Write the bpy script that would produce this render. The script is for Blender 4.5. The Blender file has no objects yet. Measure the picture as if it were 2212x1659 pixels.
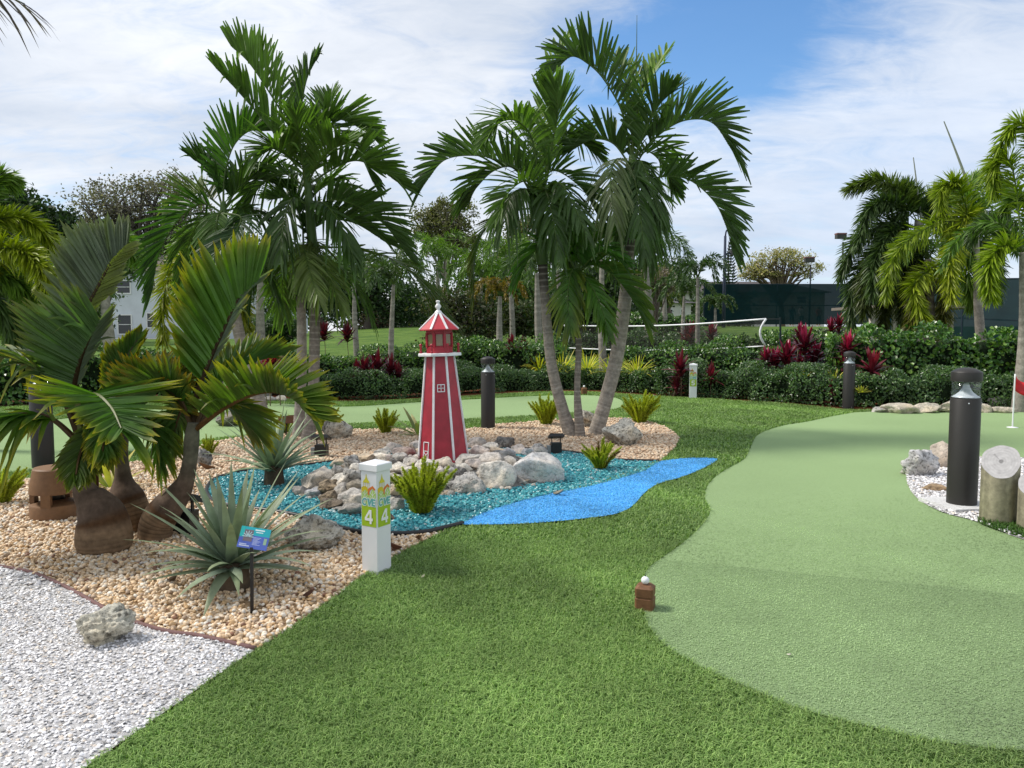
import bpy, bmesh, math, random
import numpy as np
from mathutils import Vector, Matrix, noise as mnoise
from mathutils.geometry import tessellate_polygon
sc = bpy.context.scene
COL = sc.collection
PI = math.pi
# ------------------------------------------------------------------ camera
F, CX, CY, HOR, H = 1659.0, 1106.0, 829.5, 713.0, 1.45
PITCH = math.atan((CY - HOR) / F)
cam = bpy.data.cameras.new('camera'); camo = bpy.data.objects.new('camera', cam); COL.objects.link(camo)
camo.location = (0, 0, H); camo.rotation_euler = (PI / 2 - PITCH, 0, 0)
cam.sensor_width = 36; cam.lens = 36 * F / 2212; cam.clip_end = 2000; cam.clip_start = 0.05
sc.camera = camo
cp, sp = math.cos(PITCH), math.sin(PITCH)
def ray(px, py):
    x = (px - CX) / F; y = -(py - CY) / F
    return np.array([x, cp + y * sp, y * cp - sp])
def P(px, py, z=0.0):
    r = ray(px, py); t = (z - H) / r[2]
    return np.array([r[0] * t, r[1] * t, z])
def U(px, py, Y):
    r = ray(px, py); t = Y / r[1]
    return np.array([r[0] * t, Y, H + r[2] * t])
def pxs(Y): return Y / F
def sstep(a, b, x):
    t = np.clip((x - a) / (b - a), 0, 1); return t * t * (3 - 2 * t)
def g(x, y):
    x = np.asarray(x, float); y = np.asarray(y, float)
    return (1.7 * sstep(18, 55, y)) * (1 - 0.55 * sstep(6, 22, -x)) - 0.06 * (1 - sstep(18, 21, y))
# ------------------------------------------------------------------ mesh builder
class MB:
    def __init__(s): s.v = []; s.c = []; s.f = {}; s.n = 0
    def add(s, V, Fc, col=(1, 1, 1), mi=0):
        V = np.asarray(V, float).reshape(-1, 3); n = len(V)
        col = np.asarray(col, float)
        if col.ndim == 1: col = np.tile(col[:3], (n, 1))
        s.v.append(V); s.c.append(col.reshape(-1, 3))
        fl = Fc if isinstance(Fc, list) and len(Fc) and isinstance(Fc[0], np.ndarray) else [Fc]
        for f in fl:
            if isinstance(f, np.ndarray):
                s.f.setdefault((f.shape[1], mi), []).append(f + s.n)
            else:
                for q in f:
                    s.f.setdefault((len(q), mi), []).append(np.array([q]) + s.n)
        s.n += n
    def build(s, name, mats, parent=None, smooth=False):
        me = bpy.data.meshes.new(name)
        V = np.concatenate(s.v); C = np.concatenate(s.c)
        me.vertices.add(len(V)); me.vertices.foreach_set('co', V.astype(np.float32).ravel())
        li = []; st = []; mi = []; pos = 0
        for (k, m), arrs in s.f.items():
            A = np.concatenate(arrs); li.append(A.ravel())
            st.append(pos + np.arange(len(A)) * k); mi.append(np.full(len(A), m)); pos += A.size
        li = np.concatenate(li).astype(np.int32); st = np.concatenate(st).astype(np.int32); mi = np.concatenate(mi).astype(np.int32)
        me.loops.add(len(li)); me.loops.foreach_set('vertex_index', li)
        me.polygons.add(len(st)); me.polygons.foreach_set('loop_start', st)
        me.polygons.foreach_set('material_index', mi)
        me.polygons.foreach_set('use_smooth', np.full(len(st), bool(smooth)))
        me.update(calc_edges=True)
        a = me.attributes.new('col', 'FLOAT_COLOR', 'POINT')
        a.data.foreach_set('color', np.concatenate([C, np.ones((len(C), 1))], 1).astype(np.float32).ravel())
        if not isinstance(mats, (list, tuple)): mats = [mats]
        for m in mats: me.materials.append(m)
        o = bpy.data.objects.new(name, me); COL.objects.link(o)
        if parent is not None:
            o.parent = parent; o.matrix_parent_inverse = Matrix.Translation(-Vector(parent.location))
        return o
def tag(o, label, cat, group=None, kind=None):
    if label: o['label'] = label
    if cat: o['category'] = cat
    if group: o['group'] = group
    if kind: o['kind'] = kind
    return o
def thing(name, label, cat, loc=(0, 0, 0), group=None):
    o = bpy.data.objects.new(name, None); COL.objects.link(o); o.empty_display_size = .1
    o.location = tuple(float(a) for a in loc); return tag(o, label, cat, group)
def struct(o): o['kind'] = 'structure'; return o
def dup(root, loc, label, rotz=0, scale=1, group=None):
    r = root.copy(); COL.objects.link(r); r.location = tuple(float(a) for a in loc); r.rotation_euler = (0, 0, rotz); r.scale = (scale,) * 3
    r['label'] = label
    if group: r['group'] = group
    for ch in list(root.children):
        c = ch.copy(); COL.objects.link(c); c.parent = r
        for gch in list(ch.children):
            d = gch.copy(); COL.objects.link(d); d.parent = c
    return r
# ------------------------------------------------------------------ shapes
def norm(a): a = np.asarray(a, float); return a / (np.linalg.norm(a, axis=-1, keepdims=True) + 1e-12)
def cr(P3, n):
    P3 = np.asarray(P3, float); k = len(P3)
    if k == 2: t = np.linspace(0, 1, n)[:, None]; return P3[0] * (1 - t) + P3[1] * t
    Q = np.vstack([2 * P3[0] - P3[1], P3, 2 * P3[-1] - P3[-2]])
    t = np.linspace(0, k - 1 - 1e-9, n); i = t.astype(int); u = (t - i)[:, None]
    a, b, c, d = Q[i], Q[i + 1], Q[i + 2], Q[i + 3]
    return .5 * ((2 * b) + (c - a) * u + (2 * a - 5 * b + 4 * c - d) * u ** 2 + (3 * b - a - 3 * c + d) * u ** 3)
def cr_closed(P2, n_per=6):
    P2 = np.asarray(P2, float); k = len(P2); out = []
    for i in range(k):
        a, b, c, d = P2[i - 1], P2[i], P2[(i + 1) % k], P2[(i + 2) % k]
        for j in range(n_per):
            u = j / n_per
            out.append(.5 * ((2 * b) + (c - a) * u + (2 * a - 5 * b + 4 * c - d) * u * u + (3 * b - a - 3 * c + d) * u ** 3))
    return np.array(out)
def tangents(p):
    return norm(np.gradient(p, axis=0))
def tube(mb, pts, rad, seg=8, col=(1, 1, 1), mi=0, cap=True, ref=(0.13, 0.97, 0.2)):
    pts = np.asarray(pts, float); n = len(pts); T = tangents(pts)
    rad = np.full(n, rad) if np.isscalar(rad) else np.asarray(rad, float)
    S = norm(np.cross(T, np.asarray(ref))); N = np.cross(S, T)
    a = np.linspace(0, 2 * PI, seg, endpoint=False)
    V = pts[:, None] + rad[:, None, None] * (np.cos(a)[None, :, None] * S[:, None] + np.sin(a)[None, :, None] * N[:, None])
    i = np.arange(n - 1)[:, None] * seg; j = np.arange(seg)[None]; j2 = (j + 1) % seg
    Fq = np.stack([i + j, i + j2, i + seg + j2, i + seg + j], -1).reshape(-1, 4)
    col = np.asarray(col, float)
    if col.ndim == 2: col = np.repeat(col, seg, 0)
    mb.add(V.reshape(-1, 3), Fq, col, mi)
    if cap:
        b = mb.n - n * seg
        mb.f.setdefault((seg, mi), []).append(np.array([np.arange(seg) + b + (n - 1) * seg]))
        mb.f.setdefault((seg, mi), []).append(np.array([(np.arange(seg) + b)[::-1]]))
def lathe(mb, prof, seg=24, c=(0, 0, 0), col=(1, 1, 1), mi=0, phase=0):
    prof = np.asarray(prof, float); n = len(prof)
    a = np.linspace(0, 2 * PI, seg, endpoint=False) + phase
    V = np.stack([prof[:, 0:1] * np.cos(a), prof[:, 0:1] * np.sin(a), np.repeat(prof[:, 1:2], seg, 1)], -1) + np.asarray(c, float)
    i = np.arange(n - 1)[:, None] * seg; j = np.arange(seg)[None]; j2 = (j + 1) % seg
    Fq = np.stack([i + j, i + j2, i + seg + j2, i + seg + j], -1).reshape(-1, 4)
    mb.add(V.reshape(-1, 3), Fq, col, mi)
    b = mb.n - n * seg
    mb.f.setdefault((seg, mi), []).append(np.array([np.arange(seg) + b + (n - 1) * seg]))
    mb.f.setdefault((seg, mi), []).append(np.array([(np.arange(seg) + b)[::-1]]))
BOXF = np.array([[0, 3, 2, 1], [4, 5, 6, 7], [0, 1, 5, 4], [1, 2, 6, 5], [2, 3, 7, 6], [3, 0, 4, 7]])
def box(mb, c, s, col=(1, 1, 1), mi=0, R=None):
    h = np.asarray(s, float) / 2
    V = np.array([[-1, -1, -1], [1, -1, -1], [1, 1, -1], [-1, 1, -1], [-1, -1, 1], [1, -1, 1], [1, 1, 1], [-1, 1, 1]]) * h
    if R is not None: V = V @ np.asarray(R).T
    mb.add(V + np.asarray(c, float), BOXF, col, mi)
def bar(mb, a, b, w, d, up=(0, 0, 1), col=(1, 1, 1), mi=0):
    a = np.asarray(a, float); b = np.asarray(b, float); T = norm(b - a); L = np.linalg.norm(b - a)
    S = norm(np.cross(T, up)); N = np.cross(S, T)
    box(mb, (a + b) / 2, (w, d, L), col, mi, np.stack([S, N, T], 1))
def prism(mb, poly, z0, z1, col=(1, 1, 1), mi=0, tf=None):
    """poly: xy outline (ccw); extruded from z0 to z1; tf maps local (n,3)->world."""
    poly = np.asarray(poly, float); n = len(poly)
    V = np.vstack([np.c_[poly, np.full(n, z0)], np.c_[poly, np.full(n, z1)]])
    tri = np.array(tessellate_polygon([[Vector((p[0], p[1], 0)) for p in poly]]))
    a = poly[tri[:, 1]] - poly[tri[:, 0]]; b = poly[tri[:, 2]] - poly[tri[:, 0]]
    fl = (a[:, 0] * b[:, 1] - a[:, 1] * b[:, 0]) < 0; tri[fl] = tri[fl][:, ::-1]
    area = np.sum(poly[:, 0] * np.roll(poly[:, 1], -1) - np.roll(poly[:, 0], -1) * poly[:, 1])
    i = np.arange(n); j = (i + 1) % n
    q = np.stack([i, j, j + n, i + n], -1)
    if area < 0: q = q[:, ::-1]
    if tf is not None: V = tf(V)
    mb.add(V, [tri + n, tri[:, ::-1], q], col, mi)
def Rz(a): c, s = math.cos(a), math.sin(a); return np.array([[c, -s, 0], [s, c, 0], [0, 0, 1]])
def Rx(a): c, s = math.cos(a), math.sin(a); return np.array([[1, 0, 0], [0, c, -s], [0, s, c]])
def Ry(a): c, s = math.cos(a), math.sin(a); return np.array([[c, 0, s], [0, 1, 0], [-s, 0, c]])
def rand_rot(rng, n):
    q = norm(rng.normal(size=(n, 4))); w, x, y, z = q.T
    return np.stack([1 - 2 * (y * y + z * z), 2 * (x * y - z * w), 2 * (x * z + y * w), 2 * (x * y + z * w), 1 - 2 * (x * x + z * z), 2 * (y * z - x * w),
                     2 * (x * z - y * w), 2 * (y * z + x * w), 1 - 2 * (x * x + y * y)], -1).reshape(n, 3, 3)
def ico(level):
    bm = bmesh.new(); bmesh.ops.create_icosphere(bm, subdivisions=level, radius=1)
    V = np.array([v.co[:] for v in bm.verts]); bm.faces.ensure_lookup_table()
    Fc = np.array([[v.index for v in f.verts] for f in bm.faces]); bm.free(); return V, Fc
ICO = {k: ico(k) for k in (1, 2, 3, 4, 5)}
def inpoly(pts, poly):
    x, y = pts[:, 0], pts[:, 1]; r = np.zeros(len(pts), bool); n = len(poly)
    for i in range(n):
        x1, y1 = poly[i]; x2, y2 = poly[(i + 1) % n]
        if y1 == y2: continue
        c = ((y1 > y) != (y2 > y)) & (x < (x2 - x1) * (y - y1) / (y2 - y1) + x1)
        r ^= c
    return r
def pxpoly(pts, sm=5):
    q = np.array([P(a, b)[:2] for a, b in pts]); return cr_closed(q, sm) if sm else q
def sheet(name, poly, z, mat, thick=None):
    mb = MB(); poly = np.asarray(poly); n = len(poly)
    tri = np.array(tessellate_polygon([[Vector((p[0], p[1], 0)) for p in poly]]))
    a = poly[tri[:, 1]] - poly[tri[:, 0]]; b = poly[tri[:, 2]] - poly[tri[:, 0]]
    fl = (a[:, 0] * b[:, 1] - a[:, 1] * b[:, 0]) < 0; tri[fl] = tri[fl][:, ::-1]
    mb.add(np.c_[poly, np.full(n, z)], tri)
    return mb.build(name, mat)
def sample(rng, poly, dens, ymax=99, ymin=-9, excl=()):
    lo = poly.min(0); hi = poly.max(0); lo[1] = max(lo[1], ymin); hi[1] = min(hi[1], ymax)
    lo[0] = max(lo[0], -.78 * hi[1] - 1.2); hi[0] = min(hi[0], .78 * hi[1] + 1.2)
    if (hi <= lo).any(): return np.zeros((0, 2))
    n = int((hi - lo).prod() * dens); p = lo + rng.random((n, 2)) * (hi - lo)
    p = p[(np.abs(p[:, 0]) < .75 * p[:, 1] + 1.0)]
    p = p[inpoly(p, poly)]
    for e in excl: p = p[~inpoly(p, e)]
    return p
# ------------------------------------------------------------------ materials
def newmat(name):
    m = bpy.data.materials.new(name); m.use_nodes = True; nt = m.node_tree
    return m, nt, nt.nodes['Principled BSDF'], nt.nodes['Material Output']
def nd(nt, t, **k):
    n = nt.nodes.new(t)
    for a, b in k.items(): setattr(n, a, b)
    return n
def lk(nt, a, b): nt.links.new(a, b)
def ramp(nt, fac, stops):
    r = nd(nt, 'ShaderNodeValToRGB'); e = r.color_ramp.elements
    while len(e) < len(stops): e.new(0.5)
    for i, (p, c) in enumerate(stops): e[i].position = p; e[i].color = (*c, 1) if len(c) == 3 else c
    lk(nt, fac, r.inputs[0]); return r.outputs[0]
def mix(nt, a, b, fac, mode='MIX'):
    m = nd(nt, 'ShaderNodeMix', data_type='RGBA', blend_type=mode)
    for s, v in ((m.inputs[0], fac), (m.inputs[6], a), (m.inputs[7], b)):
        if hasattr(v, 'links'): lk(nt, v, s)
        else: s.default_value = v if np.isscalar(v) else (*v, 1)
    return m.outputs[2]
def ntex(nt, scale, detail=4, rough=.55, vec=None, dist=0):
    n = nd(nt, 'ShaderNodeTexNoise'); n.inputs['Scale'].default_value = scale; n.inputs['Detail'].default_value = detail
    n.inputs['Roughness'].default_value = rough; n.inputs['Distortion'].default_value = dist
    if vec is None: vec = nd(nt, 'ShaderNodeTexCoord').outputs['Object']
    lk(nt, vec, n.inputs['Vector']); return n.outputs['Fac']
def mapv(nt, sc_, rot=(0, 0, 0)):
    m = nd(nt, 'ShaderNodeMapping'); m.inputs['Scale'].default_value = sc_; m.inputs['Rotation'].default_value = rot
    lk(nt, nd(nt, 'ShaderNodeTexCoord').outputs['Object'], m.inputs[0]); return m.outputs[0]
def bump(nt, b, h, strength, dist=.01):
    n = nd(nt, 'ShaderNodeBump'); n.inputs['Strength'].default_value = strength; n.inputs['Distance'].default_value = dist
    lk(nt, h, n.inputs['Height']); lk(nt, n.outputs[0], b.inputs['Normal'])
def attr(nt): return nd(nt, 'ShaderNodeAttribute', attribute_name='col').outputs['Color']
def var(nt, col, scale, lo, hi, vec=None):
    f = ntex(nt, scale, 3, .6, vec); r = ramp(nt, f, [(.3, (lo,) * 3), (.7, (hi,) * 3)])
    return mix(nt, col, r, 1.0, 'MULTIPLY')
def leafmat(name, rough=.42, trans=.3, spec=.4, vs=6, tcol=(1.1, 1.35, .35)):
    m, nt, b, out = newmat(name)
    c = var(nt, attr(nt), vs, .75, 1.2)
    lk(nt, c, b.inputs['Base Color']); b.inputs['Roughness'].default_value = rough; b.inputs['Specular IOR Level'].default_value = spec
    t = nd(nt, 'ShaderNodeBsdfTranslucent'); tc = mix(nt, c, tcol, 1.0, 'MULTIPLY'); lk(nt, tc, t.inputs['Color'])
    ms = nd(nt, 'ShaderNodeMixShader'); ms.inputs[0].default_value = trans
    lk(nt, b.outputs[0], ms.inputs[1]); lk(nt, t.outputs[0], ms.inputs[2]); lk(nt, ms.outputs[0], out.inputs[0])
    return m
def paint(name, col, rough=.5, vs=12, v=(.9, 1.08), spec=.4, metal=0, bs=0, bsc=80, useattr=False):
    m, nt, b, out = newmat(name)
    src = attr(nt) if useattr else nd(nt, 'ShaderNodeRGB')
    if not useattr: src.outputs[0].default_value = (*col, 1); src = src.outputs[0]
    lk(nt, var(nt, src, vs, *v), b.inputs['Base Color'])
    b.inputs['Roughness'].default_value = rough; b.inputs['Specular IOR Level'].default_value = spec; b.inputs['Metallic'].default_value = metal
    if bs: bump(nt, b, ntex(nt, bsc, 5, .65), bs, .004)
    return m
MAT = {}
MAT['palm'] = leafmat('palm_leaf', .44, .36, .3)
MAT['plume'] = leafmat('plume_leaf', .45, .3, .35)
MAT['shrub'] = leafmat('shrub_leaf', .33, .2, .5, 3)
MAT['tree'] = leafmat('tree_leaf', .55, .25, .25, .6)
MAT['red'] = leafmat('red_leaf', .35, .25, .45, 8, (1.5, .5, .6))
MAT['silver'] = leafmat('silver_leaf', .5, .12, .35, 9, (1, 1.1, .7))
MAT['grass'] = leafmat('turf_fibre', .5, .25, .3, 1.3)
MAT['bark'] = paint('bark', None, .85, 25, (.7, 1.2), .2, 0, .5, 60, True)
MAT['matte'] = paint('matte', None, .75, 30, (.85, 1.12), .25, 0, .25, 120, True)
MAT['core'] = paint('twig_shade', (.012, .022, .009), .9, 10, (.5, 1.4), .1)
MAT['metal'] = paint('bronze_powder_coat', (.022, .02, .0185), .5, 200, (.85, 1.2), .4, 0, .15, 400)
MAT['alu'] = paint('satin_reflector', (.78, .80, .86), .35, 5, (.95, 1.05), .6, .15)
MAT['white'] = paint('white_vinyl', (.78, .79, .82), .35, 3, (.93, 1.02), .45)
MAT['black'] = paint('black_plastic', (.012, .012, .013), .4, 20, (.8, 1.3), .45)
MAT['decal'] = paint('printed_film', None, .35, 4, (.97, 1.03), .4, 0, 0, 80, True)
MAT['wall'] = paint('stucco', None, .8, 1.2, (.9, 1.06), .2, 0, .2, 30, True)
MAT['pebble'] = paint('pebble', None, .55, 60, (.82, 1.15), .35, 0, 0, 60, True)
MAT['shell'] = paint('shell_chip', None, .5, 60, (.88, 1.08), .35, 0, 0, 60, True)
def glassmat():
    m, nt, b, out = newmat('clear_lens'); b.inputs['Base Color'].default_value = (1, 1, 1, 1); b.inputs['Roughness'].default_value = .03
    t = nd(nt, 'ShaderNodeBsdfTransparent'); t.inputs[0].default_value = (.93, .95, .95, 1)
    gl = nd(nt, 'ShaderNodeBsdfGlossy'); gl.inputs['Roughness'].default_value = .04
    ms = nd(nt, 'ShaderNodeMixShader'); ms.inputs[0].default_value = .05; lk(nt, t.outputs[0], ms.inputs[1]); lk(nt, gl.outputs[0], ms.inputs[2])
    lk(nt, ms.outputs[0], out.inputs[0]); return m
MAT['lens'] = glassmat()
def pane():
    m, nt, b, out = newmat('window_glass'); b.inputs['Base Color'].default_value = (.03, .035, .04, 1); b.inputs['Roughness'].default_value = .06; return m
MAT['pane'] = pane()
def chipmat():
    m, nt, b, out = newmat('glass_chip'); lk(nt, var(nt, attr(nt), 40, .8, 1.2), b.inputs['Base Color'])
    b.inputs['Roughness'].default_value = .28; b.inputs['Specular IOR Level'].default_value = .5
    t = nd(nt, 'ShaderNodeBsdfTranslucent'); lk(nt, attr(nt), t.inputs[0])
    ms = nd(nt, 'ShaderNodeMixShader'); ms.inputs[0].default_value = .3
    lk(nt, b.outputs[0], ms.inputs[1]); lk(nt, t.outputs[0], ms.inputs[2]); lk(nt, ms.outputs[0], out.inputs[0]); return m
MAT['chip'] = chipmat()
def rockmat(name, pit=1.0):
    m, nt, b, out = newmat(name); a = attr(nt)
    f1 = ntex(nt, 5, 6, .65); f2 = ntex(nt, 22, 6, .7)
    c = mix(nt, a, ramp(nt, f1, [(.3, (.5, .49, .47)), (.55, (1, 1, 1)), (.75, (1.12, 1.1, 1.04))]), 1, 'MULTIPLY')
    c = mix(nt, c, ramp(nt, f2, [(.36, (.30, .29, .28)), (.5, (1, 1, 1))]), .7 * pit + .3, 'MULTIPLY')
    f4 = ntex(nt, 3, 3, .5)
    c = mix(nt, c, ramp(nt, f4, [(.45, (1, 1, 1)), (.7, (1.0, .86, .68))]), .6, 'MULTIPLY')
    vo = nd(nt, 'ShaderNodeTexVoronoi'); vo.inputs['Scale'].default_value = 26
    lk(nt, nd(nt, 'ShaderNodeTexCoord').outputs['Object'], vo.inputs['Vector'])
    pr = ramp(nt, vo.outputs['Distance'], [(.08, (.18, .17, .16)), (.3, (1, 1, 1))])
    c = mix(nt, c, pr, .55 * pit, 'MULTIPLY')
    lk(nt, c, b.inputs['Base Color']); b.inputs['Roughness'].default_value = .85; b.inputs['Specular IOR Level'].default_value = .25
    ad = nd(nt, 'ShaderNodeMath', operation='ADD'); lk(nt, f2, ad.inputs[0])
    mu = nd(nt, 'ShaderNodeMath', operation='MULTIPLY'); lk(nt, pr, mu.inputs[0]); mu.inputs[1].default_value = .5 * pit; lk(nt, mu.outputs[0], ad.inputs[1])
    bump(nt, b, ad.outputs[0], .9, .04); return m
MAT['rock'] = rockmat('limestone', .35); MAT['pitted'] = rockmat('pitted_coral_rock', 1.0)
def groundmat(name, cols, scales, rough=.9, bs=.4, bd=.01, stretch=None, spec=.15):
    m, nt, b, out = newmat(name); vec = mapv(nt, stretch) if stretch else None
    c = ramp(nt, ntex(nt, scales[0], 5, .6, vec), [(.32, cols[0]), (.68, cols[1])])
    f = ntex(nt, scales[1], 4, .7, vec)
    c = mix(nt, c, ramp(nt, f, [(.3, (.72,) * 3), (.7, (1.25,) * 3)]), 1, 'MULTIPLY')
    f3 = ntex(nt, .35, 3, .5); c = mix(nt, c, ramp(nt, f3, [(.3, (.9,) * 3), (.7, (1.08,) * 3)]), 1, 'MULTIPLY')
    lk(nt, c, b.inputs['Base Color']); b.inputs['Roughness'].default_value = rough; b.inputs['Specular IOR Level'].default_value = spec
    bump(nt, b, f, bs, bd); return m
MAT['lawn'] = groundmat('lawn_grass', ((.05, .11, .018), (.12, .19, .035)), (1.1, 14), bs=.8, bd=.05)
MAT['turf'] = groundmat('turf_backing', ((.075, .155, .035), (.12, .22, .055)), (6, 160), bs=.8, bd=.02)
MAT['green'] = groundmat('putting_turf', ((.232, .335, .155), (.26, .366, .175)), (60, 420), rough=.85, bs=.6, bd=.006, stretch=(.6, 1.6, 1))
MAT['green2'] = groundmat('putting_turf_old', ((.185, .272, .125), (.212, .304, .143)), (60, 420), rough=.85, bs=.6, bd=.006, stretch=(.6, 1.6, 1))
MAT['river'] = groundmat('blue_turf', ((.08, .36, .86), (.15, .5, .95)), (40, 200), bs=.8, bd=.01)
MAT['gravel'] = groundmat('gravel_bed', ((.20, .12, .06), (.46, .32, .19)), (45, 70), bs=1, bd=.02)
MAT['shellbed'] = groundmat('shell_bed', ((.42, .41, .41), (.68, .67, .67)), (70, 130), bs=1, bd=.01)
MAT['glassbed'] = groundmat('glass_bed', ((.01, .10, .14), (.03, .24, .30)), (45, 90), rough=.4, bs=1, bd=.01)
MAT['mulch'] = groundmat('red_mulch', ((.07, .02, .008), (.20, .065, .025)), (25, 60), bs=1, bd=.03)
MAT['path'] = groundmat('pale_path', ((.5, .46, .38), (.62, .58, .5)), (2, 30), bs=.2)
MAT['conc'] = groundmat('concrete', ((.5, .5, .5), (.6, .6, .6)), (5, 60), bs=.2)
MAT['soil'] = groundmat('dark_soil', ((.02, .018, .015), (.08, .07, .06)), (12, 40), bs=1, bd=.03)
MAT['rubble'] = groundmat('rubble_base', ((.16, .155, .145), (.42, .40, .37)), (14, 40), bs=1, bd=.05)
def screenmat(name, col, tr):
    m, nt, b, out = newmat(name); b.inputs['Roughness'].default_value = .9; b.inputs['Specular IOR Level'].default_value = .05
    lk(nt, var(nt, (lambda r: (r.outputs[0].__setattr__('default_value', (*col, 1)), r.outputs[0])[1])(nd(nt, 'ShaderNodeRGB')), 1.5, .8, 1.2), b.inputs['Base Color'])
    t = nd(nt, 'ShaderNodeBsdfTransparent'); ms = nd(nt, 'ShaderNodeMixShader'); ms.inputs[0].default_value = tr
    lk(nt, b.outputs[0], ms.inputs[1]); lk(nt, t.outputs[0], ms.inputs[2]); lk(nt, ms.outputs[0], out.inputs[0]); return m
MAT['screen'] = screenmat('windscreen_mesh', (.006, .022, .025), .025)
MAT['net'] = screenmat('net_mesh', (.05, .05, .045), .62)
SUN_A, SUN_E, SUN_S, EXPO, SKYV, TURF = -80, 50, 2.6, 0.66, 1.15, 1.3
# ------------------------------------------------------------------ world + sun
SUN_AZ, SUN_EL = math.radians(SUN_A), math.radians(SUN_E)   # azimuth measured from +Y towards +X
w = bpy.data.worlds.new('World'); sc.world = w; w.use_nodes = True; nt = w.node_tree
bg = nt.nodes['Background']; bg.inputs[1].default_value = .1
sky = nd(nt, 'ShaderNodeTexSky', sky_type='NISHITA'); sky.sun_disc = False; sky.sun_elevation = SUN_EL; sky.sun_rotation = SUN_AZ
sky.ozone_density = 3.0; sky.dust_density = .3; sky.air_density = 1.0
tc = nd(nt, 'ShaderNodeTexCoord'); sx = nd(nt, 'ShaderNodeSeparateXYZ'); lk(nt, tc.outputs['Generated'], sx.inputs[0])
def mth(op, a, b=None, c=None):
    n = nd(nt, 'ShaderNodeMath', operation=op)
    for i, v in enumerate((a, b, c)):
        if v is None: continue
        if hasattr(v, 'links'): lk(nt, v, n.inputs[i])
        else: n.inputs[i].default_value = v
    return n.outputs[0]
zz = mth('MAXIMUM', mth('ADD', sx.outputs[2], .22), .1)
cv = nd(nt, 'ShaderNodeCombineXYZ'); lk(nt, mth('DIVIDE', sx.outputs[0], zz), cv.inputs[0]); lk(nt, mth('DIVIDE', sx.outputs[1], zz), cv.inputs[1])
mp = nd(nt, 'ShaderNodeMapping'); lk(nt, cv.outputs[0], mp.inputs[0]); mp.inputs['Rotation'].default_value = (0, 0, .5); mp.inputs['Scale'].default_value = (1.0, 1.7, 1); mp.inputs['Location'].default_value = (3.1, .7, 0)
n1 = ntex(nt, 1.5, 7, .6, mp.outputs[0], .5); n2 = ntex(nt, 1.15, 6, .58, mp.outputs[0], .3); n3 = ntex(nt, 5.5, 6, .65, mp.outputs[0], .8)
def lobe(px, py, sxx, syy):
    r = norm(ray(px, py)); az = math.atan2(r[0], r[1]); el = math.asin(r[2])
    a = mth('ARCTAN2', sx.outputs[0], sx.outputs[1]); e = mth('ARCSINE', sx.outputs[2])
    da = mth('DIVIDE', mth('SUBTRACT', a, az), sxx); de = mth('DIVIDE', mth('SUBTRACT', e, el), syy)
    return mth('EXPONENT', mth('MULTIPLY', mth('ADD', mth('MULTIPLY', da, da), mth('MULTIPLY', de, de)), -1))
hole = mth('ADD', mth('ADD', mth('MULTIPLY', lobe(1540, 60, .15, .11), 1.0), mth('MULTIPLY', lobe(1280, 210, .10, .10), .5)), mth('MULTIPLY', lobe(1800, -70, .18, .09), .6))
cov = mth('ADD', mth('SUBTRACT', 1.0, mth('MULTIPLY', hole, 1.0)), mth('MULTIPLY', mth('SUBTRACT', n1, .5), 1.5))
cov = mth('ADD', cov, mth('MULTIPLY', mth('SUBTRACT', n3, .5), 1.0))
mr = nd(nt, 'ShaderNodeMapRange', interpolation_type='SMOOTHSTEP'); lk(nt, cov, mr.inputs[0]); mr.inputs[1].default_value = .0; mr.inputs[2].default_value = 1.1; mr.inputs[3].default_value = .05; mr.inputs[4].default_value = .96
ccol = ramp(nt, mth('ADD', n2, mth('MULTIPLY', mth('SUBTRACT', n3, .5), .25)), [(.3, (3.9, 4.4, 5.2)), (.5, (5.2, 5.5, 6.0)), (.72, (6.6, 6.75, 7.0))])
ccol = mix(nt, ccol, (3.7, 4.6, 6.1), mth('MULTIPLY', lobe(1950, 420, .28, .2), .55))
hsv = nd(nt, 'ShaderNodeHueSaturation'); hsv.inputs['Saturation'].default_value = 1.22; hsv.inputs['Value'].default_value = SKYV; lk(nt, sky.outputs[0], hsv.inputs['Color'])
lk(nt, mix(nt, hsv.outputs[0], ccol, mr.outputs[0]), bg.inputs[0])
sl = bpy.data.lights.new('sun', 'SUN'); sl.energy = SUN_S; sl.angle = math.radians(12); sl.color = (1, .94, .85)
so = bpy.data.objects.new('sun', sl); COL.objects.link(so)
sd = Vector((math.sin(SUN_AZ) * math.cos(SUN_EL), math.cos(SUN_AZ) * math.cos(SUN_EL), math.sin(SUN_EL)))
so.rotation_euler = sd.to_track_quat('Z', 'Y').to_euler(); so.location = sd * 50
sc.view_settings.view_transform = 'Standard'; sc.view_settings.look = 'None'; sc.view_settings.gamma = 1; sc.view_settings.exposure = EXPO
sc.cycles.use_denoising = True; sc.cycles.max_bounces = 6; sc.cycles.diffuse_bounces = 3; sc.cycles.glossy_bounces = 3; sc.cycles.transparent_max_bounces = 16; sc.cycles.transmission_bounces = 4
sc.cycles.caustics_reflective = False; sc.cycles.caustics_refractive = False

# ------------------------------------------------------------------ ground
mb = MB(); xs = np.concatenate([np.linspace(-400, -40, 12), np.linspace(-36, 36, 73), np.linspace(40, 400, 12)]); ys = np.concatenate([np.linspace(-12, 70, 110), np.linspace(75, 600, 25)])
X, Y = np.meshgrid(xs, ys); V = np.stack([X, Y, g(X, Y)], -1).reshape(-1, 3); nx = len(xs)
i, j = np.meshgrid(np.arange(len(ys) - 1), np.arange(nx - 1), indexing='ij'); q = (i * nx + j).ravel()
mb.add(V, np.stack([q, q + 1, q + nx + 1, q + nx], -1)); struct(mb.build('ground', MAT['lawn'], smooth=True))

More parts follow.
